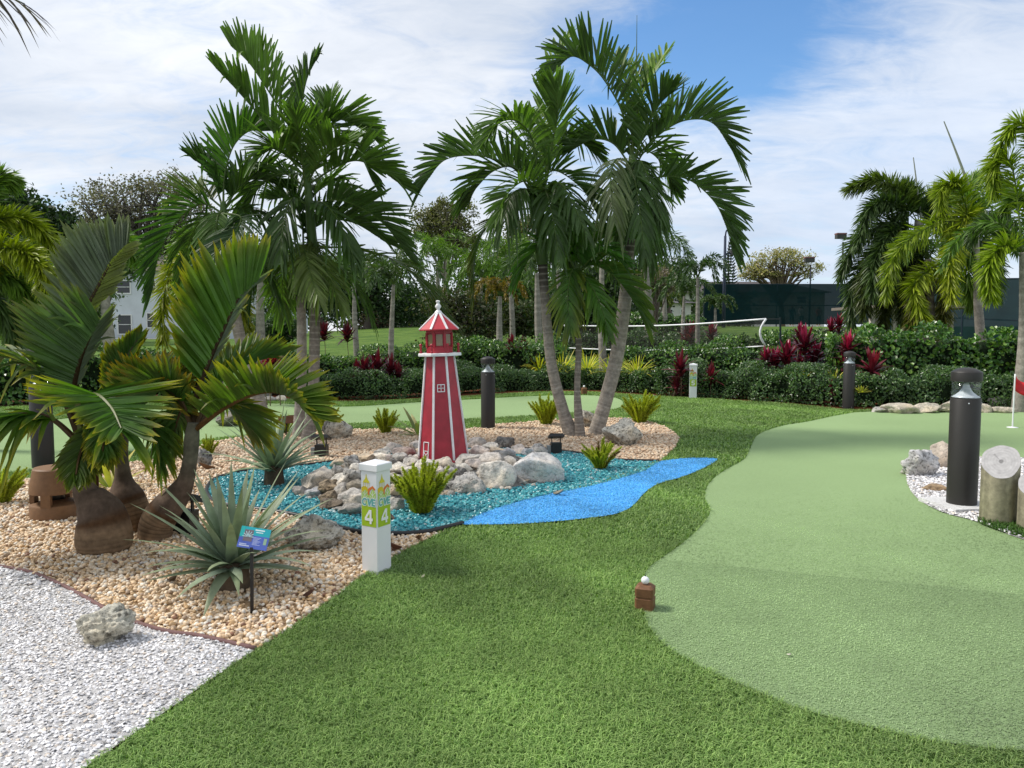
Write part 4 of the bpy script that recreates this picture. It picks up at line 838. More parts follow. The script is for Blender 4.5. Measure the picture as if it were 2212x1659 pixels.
# ------------------------------------------------------------------ trees
def tree(name, label, base, Y, ells, leaf, n, cols, tr, seed, group=None, clumps=40, limbs=14, core=0.0, ground=None, barkc=(.16, .13, .11), spread=.16):
    """ells: list of (px, py, rx_px, ry_px) crown lobes seen at depth Y"""
    rng = np.random.default_rng(seed); b = U(base, 713, Y); b[2] = float(g(b[0], Y)) - .05
    th = thing(name, label, 'tree' if 'shrub' not in name else 'shrub', (b[0], b[1], max(0, b[2])), group)
    E = []
    for px, py, rx, ry in ells: c = U(px, py, Y); E.append((c, np.array([rx * pxs(Y), min(rx, ry * 1.3) * pxs(Y), ry * pxs(Y)])))
    wts = np.array([e[1].prod() ** .66 for e in E]); wts /= wts.sum(); cl = []
    for k in range(clumps):
        c, r = E[rng.choice(len(E), p=wts)]; d = norm(rng.normal(size=3)) * rng.uniform(.45, 1.0) ** .5; cl.append((c + d * r, r.mean() * rng.uniform(.7, 1.3)))
    top = np.mean([c for c, r in E], 0); fork = b + (top - b) * .5
    mbt = MB(); tube(mbt, cr([b, b + (fork - b) * .5 + [rng.normal() * .1, 0, 0], fork], 14), np.linspace(tr * 1.3, tr * .8, 14), 9, barkc)
    for k in range(limbs):
        c = cl[k % len(cl)][0]; m = fork + (c - fork) * .5 + np.array([0, 0, .12 * np.linalg.norm(c - fork)]) + rng.normal(size=3) * .15
        st = fork + (b - fork) * .3 * rng.random(); L = cr([st, m, c], 9); tube(mbt, L, np.linspace(tr * .55, tr * .08, 9), 5, barkc)
        for q in range(3):
            c2 = cl[rng.integers(len(cl))][0]
            if np.linalg.norm(c2 - L[5]) < 2.2 * E[0][1].mean(): tube(mbt, cr([L[5], (L[5] + c2) / 2 + rng.normal(size=3) * .2, c2], 6), np.linspace(tr * .25, tr * .05, 6), 4, barkc)
    mbt.build('trunk', MAT['bark'], th, True)
    per = n // clumps; mb = MB()
    for c, rm in cl:
        d = rng.normal(size=(per, 3)); p = c + d * rm * spread * 1.9 * np.array([1.2, 1.2, .8]); shade = rng.uniform(.75, 1.25)
        f = norm(rng.normal(size=(per, 3)) + [0, 0, .6]); dd = norm(np.cross(f, rng.normal(size=(per, 3)))); W = np.cross(f, dd); l = leaf * rng.uniform(.6, 1.3, (per, 1))
        V = np.stack([p - dd * l * .5, p + W * l * .3, p + dd * l * .5, p - W * l * .3], 1); C = np.array(cols)[rng.integers(0, len(cols), per)] * shade * rng.uniform(.75, 1.25, (per, 1))
        mb.add(V.reshape(-1, 3), np.arange(per * 4).reshape(-1, 4), np.repeat(C, 4, 0))
    mb.build('crown', MAT['tree'], th); return th
GREY = [(.19, .17, .145), (.155, .145, .12), (.22, .195, .165), (.12, .125, .085)]
DG = [(.03, .06, .02), (.045, .085, .025), (.02, .042, .016)]; MG = [(.06, .12, .03), (.08, .14, .035), (.045, .09, .025)]
OL = [(.14, .15, .055), (.17, .175, .07), (.10, .115, .045), (.19, .18, .10)]; YL_ = [(.34, .31, .13), (.28, .28, .10), (.40, .33, .17)]
tree('broad_tree', 'large grey brown tree with sparse twiggy crown behind the white house', 290, 66, [(215, 455, 55, 55), (290, 440, 70, 50), (365, 430, 60, 55), (270, 510, 80, 35), (345, 500, 70, 40), (195, 500, 40, 30), (410, 470, 50, 50)], .24, 17000, GREY, .5, 1, clumps=230, limbs=40, barkc=(.10, .09, .08), spread=.11)
tree('broad_tree', 'dark green leafy tree at the far left behind the yellow palm', 30, 48, [(20, 460, 60, 50), (75, 470, 50, 40), (125, 480, 32, 30), (60, 520, 70, 50), (10, 430, 40, 30), (110, 530, 35, 35)], .3, 12000, DG, .35, 2, clumps=110, limbs=14, spread=.17)
tree('feathery_tree', 'soft grey green feathery tree in front of the grey brown tree', 230, 44, [(225, 545, 60, 40), (190, 560, 40, 35), (270, 560, 40, 35), (230, 515, 35, 25)], .2, 9000, [(.09, .14, .06), (.11, .16, .07), (.07, .12, .05)], .2, 3, clumps=80, limbs=10)
tree('feathery_tree', 'tall wispy olive tree with pale trunk, above the lighthouse', 962, 62, [(905, 480, 26, 35), (955, 455, 28, 24), (1000, 470, 28, 34), (985, 505, 42, 34), (930, 520, 36, 35), (1005, 530, 30, 25), (960, 490, 40, 40)], .22, 11000, OL, .22, 4, clumps=150, limbs=26, barkc=(.3, .26, .22), spread=.12)
tree('feathery_tree', 'tall wispy brown tree behind the left trunk of the right clump', 1135, 60, [(1130, 520, 40, 40), (1150, 490, 25, 30), (1110, 560, 45, 40)], .22, 6000, OL, .2, 5, clumps=90, limbs=18, barkc=(.25, .21, .18), spread=.12)
tree('flat_topped_tree', 'yellowish flat topped spreading tree beyond the green fence', 1690, 95, [(1632, 582, 36, 14), (1665, 560, 40, 15), (1715, 560, 42, 15), (1752, 578, 28, 12), (1660, 592, 40, 8), (1615, 598, 20, 8), (1690, 547, 34, 8), (1735, 594, 30, 7)], .26, 5600, YL_, .3, 6, clumps=150, limbs=40, barkc=(.12, .09, .06), spread=.14)
FT = 'trees across the lawn'
for k, (lab, bx, Y, ells, cols, n) in enumerate([
  ('broad dark oak like tree across the lawn, left of the lighthouse', 792, 52, [(790, 640, 70, 40), (740, 620, 55, 45), (850, 650, 55, 40), (800, 600, 60, 35), (890, 670, 40, 35)], DG, 11000),
  ('dense dark bushy tree touching the right side of the lighthouse roof', 1005, 27, [(1000, 690, 50, 50), (965, 670, 40, 40), (1035, 700, 35, 45), (985, 735, 55, 30)], [(.05, .06, .025), (.035, .055, .02), (.07, .065, .03)], 9000),
  ('dark round tree far behind the net, between the right clump trunks', 1330, 50, [(1320, 620, 70, 50), (1270, 640, 60, 50), (1390, 620, 55, 50), (1230, 610, 50, 45)], DG, 11000),
  ('dark round tree at the right end of the far tree line, beside the white building', 1455, 62, [(1450, 600, 35, 28), (1420, 590, 45, 45), (1400, 625, 40, 40)], DG, 6000),
  ('dark tree across the lawn behind the lower fronds of the left clump', 700, 58, [(690, 640, 55, 45), (650, 600, 60, 50), (720, 600, 50, 40), (610, 640, 40, 40)], DG, 9000),
  ('mid green tree between the lighthouse and the left trunk of the right clump', 1090, 44, [(1090, 640, 60, 45), (1050, 610, 55, 45), (1140, 650, 50, 45)], MG, 9000),
  ('dark shady tree deep behind the bottle palms at the left', 80, 24, [(60, 640, 80, 70), (130, 680, 60, 50), (0, 660, 70, 60), (-60, 650, 60, 60), (180, 660, 40, 50)], DG, 12000),
  ('dark tree behind the left clump trunk, above the house roof', 440, 62, [(430, 560, 60, 45), (500, 560, 60, 50), (560, 580, 50, 50), (470, 510, 50, 40)], MG, 9000)]):
    tree('broad_tree', lab, bx, Y, ells, .26 if Y > 35 else .13, n, cols, .25, 20 + k, FT, clumps=90, limbs=8, spread=.2)
for k, (lab, bx, Y, ells, cols, n) in enumerate([
  ('low dark shrub mass behind the net at its left end', 1240, 33, [(1240, 690, 50, 35), (1290, 680, 40, 35), (1200, 685, 40, 35)], DG, 6000),
  ('brownish green shrub below the small yellow crowned palm', 1130, 35, [(1130, 690, 45, 28), (1090, 695, 35, 25), (1170, 690, 35, 30)], [(.07, .085, .035), (.05, .07, .025)], 5000),
  ('reddish bare shrub across the lawn left of the thin palm trunk', 808, 60, [(805, 695, 28, 14), (830, 698, 16, 12)], [(.15, .09, .075), (.10, .085, .05)], 2500),
  ('dark shrub row across the path left of the lighthouse', 880, 58, [(880, 690, 40, 20), (930, 690, 30, 22)], DG, 4000),
  ('grey leafless twiggy shrub left of the fence', 1412, 34, [(1412, 606, 34, 18), (1440, 615, 18, 14)], [(.2, .17, .14), (.25, .21, .18)], 1500),
  ('dark bush at the foot of the clump trunks before the lawn', 610, 30, [(600, 715, 26, 18)], DG, 2500)]):
    tree('shrub', lab, bx, Y, ells, .18, n, cols, .07, 40 + k, 'shrubs across the lawn', clumps=40, limbs=14, spread=.2)
# far wood beyond the lawn, one mass
rng = np.random.default_rng(55); mb = MB(); N_ = 26000; xx = rng.uniform(-95, 30, N_); tp_ = 5.2 + 1.6 * np.sin(xx * .21) + 1.2 * np.sin(xx * .53 + 1) + .8 * np.sin(xx * 1.3); p = np.stack([xx, 96 + rng.normal(size=N_) * 2 + 2 * np.sin(xx * .3), 1.6 + tp_ * rng.random(N_) ** .8], -1)
f = norm(rng.normal(size=(N_, 3)) + [0, -.5, .5]); dd = norm(np.cross(f, rng.normal(size=(N_, 3)))); W = np.cross(f, dd); l = rng.uniform(.35, .8, (N_, 1)); V = np.stack([p - dd * l * .5, p + W * l * .35, p + dd * l * .5, p - W * l * .35], 1)
cs = np.array([(.05, .085, .03), (.07, .11, .035), (.10, .12, .05), (.04, .065, .028)]); C = cs[((np.sin(xx * .35) + 1) * 1.99 + rng.random(N_) * .6).astype(int) % 4] * rng.uniform(.7, 1.3, (N_, 1)); mb.add(V.reshape(-1, 3), np.arange(N_ * 4).reshape(-1, 4), np.repeat(C, 4, 0))
tag(mb.build('far_wood', MAT['tree']), 'far line of mixed trees closing the view beyond the lawn', 'wood', kind='stuff')
# Norfolk pine
rng = np.random.default_rng(8); Y = 75; b = U(1574, 713, Y); b[2] = 1.6; th = thing('norfolk_pine', 'narrow conical pine standing behind the double lamp pole', 'tree', b)
tp = U(1574, 520, Y); mb = MB(); tube(mb, [b, (b + tp) / 2, tp], [.16, .1, .02], 8, (.1, .08, .07)); mb.build('trunk', MAT['bark'], th, True); mb = MB()
for k in range(26):
    f = k / 26; z = b[2] + (tp[2] - b[2]) * (.12 + .88 * f); r = 1.35 * (1 - f) + .12; c = np.array([b[0], b[1], z])
    for q in range(7):
        az = q * 2 * PI / 7 + k; h = np.array([math.cos(az), math.sin(az), 0]); tube(mb, [c, c + h * r * .6 + [0, 0, -.05], c + h * r + [0, 0, .18]], [.075, .07, .03], 5, np.array([.018, .036, .018]) * rng.uniform(.7, 1.3))
mb.build('crown', MAT['tree'], th)

# ------------------------------------------------------------------ small plants
def fern(label, px, py, n, L, seed, spread=.5, col=(.42, .46, .045), brown=0, z=0.02, group='foxtail ferns in the gravel'):
    rng = np.random.default_rng(seed); c = P(px, py, 0); c[2] = z; mb = MB()
    for k in range(int(n * 1.5)):
        az = rng.random() * 2 * PI; q = math.sqrt(rng.random()); h = np.array([math.cos(az), math.sin(az), 0]); l = L * rng.uniform(.65, 1.08) * (1 - .25 * q); b = c + h * q * L * .12
        Q = cr([b, b + h * q * l * spread * .45 + [0, 0, l * .5], b + h * q * l * spread * 1.0 + [0, 0, l * (1 - .25 * q * spread)]], 14); m = 420
        t = rng.random(m); f = t * 13; i = np.minimum(f.astype(int), 12); u = (f - i)[:, None]; T, S, N = frame(Q); B = Q[i] * (1 - u) + Q[i + 1] * u
        rad = .034 * L / .4 * np.sin(PI * np.clip(t * .80 + .17, 0, 1)) ** .5 * rng.uniform(.6, 1.1, m); ph = rng.random(m) * 2 * PI
        d = norm((S[i] * np.cos(ph)[:, None] + N[i] * np.sin(ph)[:, None]) + T[i] * .9); tip = B + d * rad[:, None] * 1.3; w = norm(np.cross(d, rng.normal(size=(m, 3)))) * .0042 * (L / .4)
        cc = np.array((.16, .09, .03) if k < brown else col) * rng.uniform(.8, 1.2); C = np.array([cc * .8, cc * .8, cc * 1.15])[None] * rng.uniform(.8, 1.2, (m, 1, 1))
        mb.add(np.stack([B - w, B + w, tip], 1).reshape(-1, 3), np.arange(m * 3).reshape(-1, 3), C.reshape(-1, 3))
        tube(mb, Q, np.linspace(.004, .0015, 14), 4, (.25, .29, .04))
    return tag(mb.build('foxtail_fern', MAT['plume']), label, 'fern', group)
fern('largest bright foxtail fern, in front of the rock pile beside the white post numbered 4', 912, 1112, 34, .47, 1, .62)
fern('foxtail fern with one brown plume on the blue glass right of the rocks', 1297, 1016, 24, .34, 2, .75, brown=2)
fern('foxtail fern left of the right palm clump trunks', 1180, 919, 26, .5, 3, .6)
fern('foxtail fern right of the right palm clump behind the big pale boulder', 1382, 915, 24, .56, 4, .75)
fern('foxtail fern behind the lighthouse, left of the variegated strap leaves', 832, 938, 22, .42, 5, .6)
fern('foxtail fern just right of the left palm clump trunks', 705, 935, 20, .42, 6, .7, (.48, .52, .06))
fern('foxtail fern left of the left palm clump trunks, near the small brown sign', 552, 950, 22, .42, 7, .8, (.46, .5, .06))
fern('short foxtail fern behind the rightmost bottle palm trunk', 452, 985, 20, .24, 8, .6, (.46, .5, .06))
fern('foxtail fern at the left edge behind the brown speaker', 4, 1090, 20, .36, 9, .7, (.46, .5, .06))
fern('foxtail fern directly behind the small brown sign', 617, 938, 16, .3, 10, .7, (.46, .5, .06))

def rosette(name, label, cat, base, rng, n, L, wd, cols, tip, mat, el=(5, 85), droop=.25, prof='strap', fold=.2, br=.05, z0=.0, group=None, stem=None, dexp=2.2, parts=None, fixed=()):
    base = np.asarray(base, float); th = thing(name, label, cat, base, group) if stem or parts else None; mb = MB()
    k = np.arange(n); az = k * 2.39996 + rng.normal(size=n) * .15; q = (k + .5) / n; e = np.radians(el[1] + (el[0] - el[1]) * q ** .8 + rng.normal(size=n) * 4)
    h = np.stack([np.cos(az), np.sin(az), 0 * az], -1); Dv = h * np.cos(e)[:, None] + np.array([0, 0, 1]) * np.sin(e)[:, None]; B = base + h * br * (.3 + .7 * q[:, None]) + np.array([0, 0, 1]) * (z0 * (1 - q[:, None] * .6))
    W = np.stack([-np.sin(az), np.cos(az), 0 * az], -1); ln = L * rng.uniform(.75, 1.08, n) * (.72 + .28 * np.sin(PI * np.clip(q + .1, 0, 1))); cv = rng.uniform(.78, 1.2, (n, 1))
    ci = rng.integers(0, len(cols), n); strips(mb, B, Dv, W, ln, wd * rng.uniform(.8, 1.1, n), prof, droop * rng.uniform(.3, 1.7, n) * np.cos(e) ** .5, -fold, np.array(cols)[ci] * cv, np.array(tip) * cv, 0, 1.5, dexp)
    o = mb.build('leaves' if th else name, mat, th, True); 
    if th is None: return tag(o, label, cat, group)
    if stem:
        mb = MB(); tube(mb, *stem[:2], 9, stem[2]); mb.build('stem', MAT['bark'], th, True)
    return th
SIL = [(.25, .32, .21), (.29, .36, .25), (.20, .28, .17), (.27, .35, .27)]
rng = np.random.default_rng(71); b = P(503, 1272); sB = cr([b + [0, 0, -.03], b + [0, 0, .06], b + [0, 0, .16]], 8)
rosette('silver_agave', 'large silvery green strap leaved rosette behind the small blue plant sign', 'plant', b + [0, 0, .08], rng, 58, .66, .074, SIL, (.26, .30, .17), MAT['silver'], (3, 86), .22, br=.07, z0=.10, group='silver rosettes in the planting bed', stem=(sB, np.linspace(.10, .085, 8), (.12, .085, .055)))
rng = np.random.default_rng(72); b = P(592, 1050); sB = cr([b + [0, 0, -.03], b + [0, 0, .08], b + [0, 0, .2]], 8)
rosette('silver_agave', 'silvery green strap leaved rosette standing in the blue glass left of the rock pile', 'plant', b + [0, 0, .10], rng, 46, .76, .078, SIL, (.24, .30, .17), MAT['silver'], (18, 86), .2, br=.06, z0=.10, group='silver rosettes in the planting bed', stem=(sB, np.linspace(.10, .08, 8), (.10, .075, .05)))
VG = [(.42, .40, .12), (.20, .26, .07), (.36, .36, .10)]
rosette('variegated_flax', 'yellow striped strap leaved plant behind the left side of the lighthouse', 'plant', P(905, 942), np.random.default_rng(73), 15, .62, .065, [(.30, .31, .13), (.16, .22, .08), (.40, .38, .18)], (.42, .40, .2), MAT['palm'], (12, 60), .25, 'lance', br=.03)
rosette('variegated_flax', 'yellow green strap leaved plant between the bottle palm trunks', 'plant', P(240, 1055), np.random.default_rng(74), 16, .5, .06, VG, (.5, .42, .06), MAT['palm'], (15, 75), .2, 'lance', br=.03)
for k, (x, y, L, lab) in enumerate([(1165, 838, .66, 'leftmost of the yellow grassy plants, left of the left leaning trunk'), (1215, 842, .74, 'yellow grassy plant between the left leaning and thin palm trunks'), (1268, 842, .80, 'tall yellow grassy plant between the thin and right leaning palm trunks'), (1322, 846, .76, 'yellow grassy plant just right of the right leaning trunk'), (1375, 850, .70, 'rightmost of the yellow grassy plants near the right palm clump')]):
    rosette('yellow_grass_plant', lab, 'plant', P(x, y) * (1 + .4 / P(x, y)[1]) + [0, 0, .42], np.random.default_rng(80 + k), 46, L, .034, [(.55, .52, .04), (.62, .57, .08), (.34, .40, .04)], (.55, .5, .08), MAT['palm'], (14, 80), .35, 'lance', br=.10, group='yellow grassy plants behind the right palm clump')
for k, (x, y, lab) in enumerate([(1735, 866, 'small yellow spiky plant in the low hedge below the large red plants'), (1805, 874, 'small yellow spiky plant in the low hedge left of the dark bollard'), (1865, 884, 'tiny bright yellow spiky plant right of the dark far bollard')]):
    rosette('yellow_spiky_plant', lab, 'plant', P(x, y) + [0, .1, [.42, .44, .3][k]], np.random.default_rng(90 + k), 22, [.34, .34, .2][k], .035, [(.48, .46, .06), (.4, .42, .08)], (.55, .5, .1), MAT['palm'], (10, 80), .15, 'lance', group='yellow spiky plants in the right hedge')
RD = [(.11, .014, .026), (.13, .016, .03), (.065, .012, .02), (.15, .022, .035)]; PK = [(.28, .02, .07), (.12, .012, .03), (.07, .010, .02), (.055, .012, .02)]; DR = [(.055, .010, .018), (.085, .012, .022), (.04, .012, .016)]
def cordy(label, spots, cols, seed, Lf=.42, group='red leaved plants along the hedges', cat='plant', Yx=None, n=25, wd=.095):
    rng = np.random.default_rng(seed); b0 = P(*spots[0][:2]) if Yx is None else U(spots[0][0], 713, Yx); b0[2] = 0 if b0[1] < 18.5 else float(g(b0[0], b0[1]))
    th = thing('red_cordyline', label, cat, b0, group)
    for s_ in spots:
        x, top, h = s_[0], s_[1], s_[2]; Yb = (b0[1] if Yx is None else Yx) + (s_[3] if len(s_) > 3 else 0); hd = U(x, top, Yb); gz = b0[2]
        mb = MB(); f = np.array([hd[0] + rng.normal() * .05, Yb, gz - .02]); tube(mb, cr([f, (f + hd) / 2 + rng.normal(size=3) * .02, hd], 8), .012, 6, (.2, .15, .1)); mb.build('stem', MAT['bark'], th, True)
        for tier in range(2):
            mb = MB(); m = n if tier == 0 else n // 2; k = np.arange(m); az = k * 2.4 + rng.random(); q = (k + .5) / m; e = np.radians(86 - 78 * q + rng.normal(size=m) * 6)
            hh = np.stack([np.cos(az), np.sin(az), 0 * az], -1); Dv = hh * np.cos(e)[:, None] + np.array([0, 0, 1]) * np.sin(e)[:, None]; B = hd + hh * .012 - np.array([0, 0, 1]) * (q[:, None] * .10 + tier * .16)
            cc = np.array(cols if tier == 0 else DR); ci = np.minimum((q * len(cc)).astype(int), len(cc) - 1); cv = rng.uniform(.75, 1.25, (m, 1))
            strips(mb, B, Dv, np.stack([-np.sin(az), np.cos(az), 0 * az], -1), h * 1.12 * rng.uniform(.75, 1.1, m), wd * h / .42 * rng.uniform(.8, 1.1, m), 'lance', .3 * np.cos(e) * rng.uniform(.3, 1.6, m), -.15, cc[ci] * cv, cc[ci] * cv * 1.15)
            mb.build('leaves', MAT['red'], th)
    return th
cordy('red leaved plant directly left of the white post numbered 5', [(1470, 792, .38), (1462, 830, .28, .05)], RD, 1, Yx=16.5)
cordy('short red leaved plant directly right of the white post numbered 5', [(1536, 812, .30), (1556, 838, .26, .05)], RD, 2, Yx=16.42)
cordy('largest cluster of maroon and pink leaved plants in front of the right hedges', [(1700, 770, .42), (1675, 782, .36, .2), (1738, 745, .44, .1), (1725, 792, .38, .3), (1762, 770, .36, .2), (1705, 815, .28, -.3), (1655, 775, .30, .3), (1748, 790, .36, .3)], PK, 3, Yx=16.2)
cordy('tall crimson leaved plant immediately right of the dark far bollard', [(1884, 795, .42), (1882, 850, .22, -.1)], [(.17, .02, .035), (.14, .016, .03), (.09, .012, .022)], 4, Yx=14.8)
cordy('dark leaved plant with pink tip behind the dark far bollard', [(1832, 752, .36), (1822, 790, .34, .1)], [(.34, .02, .07), (.1, .015, .025), (.06, .015, .02)], 5, Yx=15.8)
cordy('tiny red leaved plant at the mulch edge, left of the dark far bollard', [(1796, 840, .2)], RD, 6, Yx=14.6, n=14)
cordy('pink tipped plant above the hedge, behind the largest maroon cluster', [(1795, 710, .34), (1812, 702, .34, .2)], PK, 7, Yx=21)
cordy('pink leaved plant on top of the far hedge, left of the pink tipped one', [(1728, 722, .34)], PK, 8, Yx=20.6)
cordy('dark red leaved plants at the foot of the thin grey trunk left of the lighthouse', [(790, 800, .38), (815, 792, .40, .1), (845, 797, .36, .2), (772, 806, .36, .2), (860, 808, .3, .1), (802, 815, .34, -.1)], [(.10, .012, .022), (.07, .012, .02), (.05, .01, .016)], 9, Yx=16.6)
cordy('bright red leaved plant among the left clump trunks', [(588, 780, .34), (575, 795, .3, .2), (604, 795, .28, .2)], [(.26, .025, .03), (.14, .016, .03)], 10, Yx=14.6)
cordy('dark red plant across the lawn beside the right trunk of the left clump', [(700, 722, .55), (750, 725, .55, 1)], DR, 11, Yx=27, n=26)
cordy('far red leaved plant behind the net, left of the brown palm trunk', [(1490, 725, .5), (1482, 735, .4, .3)], RD, 12, Yx=24.5)
cordy('far pink leaved plant behind the net, right of the feathery palm', [(1537, 722, .42)], PK, 13, Yx=24.5)
cordy('red leaved plant on the far hedge right of the lighthouse', [(1105, 745, .3), (1130, 748, .28, .1)], RD, 14, Yx=20)
# ------------------------------------------------------------------ rocks
LH = U(958, 1001, 7.6); FR = [(636, 1066), (664, 1086), (700, 1088), (725, 1108), (760, 1114), (800, 1112), (850, 1098), (900, 1088), (960, 1074), (1010, 1076), (1044, 1062), (1090, 1064), (1150, 1058), (1196, 1040)]
PO = np.vstack([[P(a, b)[:2] for a, b in FR], [(.38, 7.9), (.1, 8.45), (-.6, 8.6), (-1.4, 8.3), (-1.95, 7.6)]])
def mound(x, y):
    q = np.stack([np.ravel(x), np.ravel(y)], 1); d = np.full(len(q), 9.0)
    for k in range(len(PO)):
        a, b = PO[k], PO[(k + 1) % len(PO)]; u = np.clip(((q - a) @ (b - a)) / ((b - a) @ (b - a)), 0, 1); d = np.minimum(d, np.linalg.norm(q - a - u[:, None] * (b - a), axis=1))
    return (.16 * sstep(.02, .45, np.where(inpoly(q, PO), d, 0))).reshape(np.shape(x))
mb = MB(); gx, gy = np.meshgrid(np.linspace(-2.4, .7, 63), np.linspace(5.7, 8.8, 63)); hz_ = mound(gx, gy); V = np.stack([gx, gy, np.where(hz_ > .004, hz_ + .012, -.02)], -1).reshape(-1, 3)
i, j = np.meshgrid(np.arange(62), np.arange(62), indexing='ij'); q = (i * 63 + j).ravel(); mb.add(V, np.stack([q, q + 1, q + 64, q + 63], -1)); struct(mb.build('ground_mound', MAT['rubble'], smooth=True))
rng = np.random.default_rng(77); q = sample(rng, PO, 240); hq = mound(q[:, 0], q[:, 1]); mb = MB(); stones(mb, q, hq + .0, .03, rng, 2, [((.60, .57, .52), .4), ((.42, .41, .39), .35), ((.5, .42, .33), .15), ((.25, .24, .22), .1)])
tag(mb.build('rubble', MAT['rock']), 'small limestone rubble filling the gaps of the rock pile', 'rubble', kind='stuff')
def rock(label, c, size, seed, col=(.5, .48, .45), mat='rock', rough=.10, cuts=9, lv=4, name='rock', group=None, rz=None, flatbase=True, cat='rock'):
    rng = np.random.default_rng(seed); V, Fc = ICO[lv]; V = V.copy()
    for k in range(cuts):
        n = norm(rng.normal(size=3)); d = rng.uniform(.48, .88); pr = V @ n; V = V - np.outer(np.maximum(0, pr - d), n) * .92
    off = rng.random(3) * 50
    disp = np.array([mnoise.fractal(Vector(p * 1.6 + off), .9, 2.1, 5) for p in V]); rid = np.array([abs(mnoise.noise(Vector(p * 4.5 + off))) for p in V])
    V = V + norm(V) * (disp * rough * 1.25 - (rid * rough * 1.1 if mat == 'pitted' else rid * rough * .5))[:, None]
    lo, hi = V.min(0), V.max(0); V = (V - (lo + hi) / 2) / (hi - lo); V = V * np.asarray(size)
    a = rng.uniform(-.25, .25) if rz is None else rz; V = V @ Rz(a).T
    mb = MB(); mb.add(V, Fc, col); o = mb.build(name, MAT[mat], smooth=True); o.location = tuple(float(q) for q in c)
    tag(o, label, cat, group); return o
WH, GR, TAN, DKR, BLU, PNK = (.82, .78, .71), (.50, .49, .47), (.62, .52, .40), (.27, .26, .25), (.54, .55, .58), (.68, .61, .57)
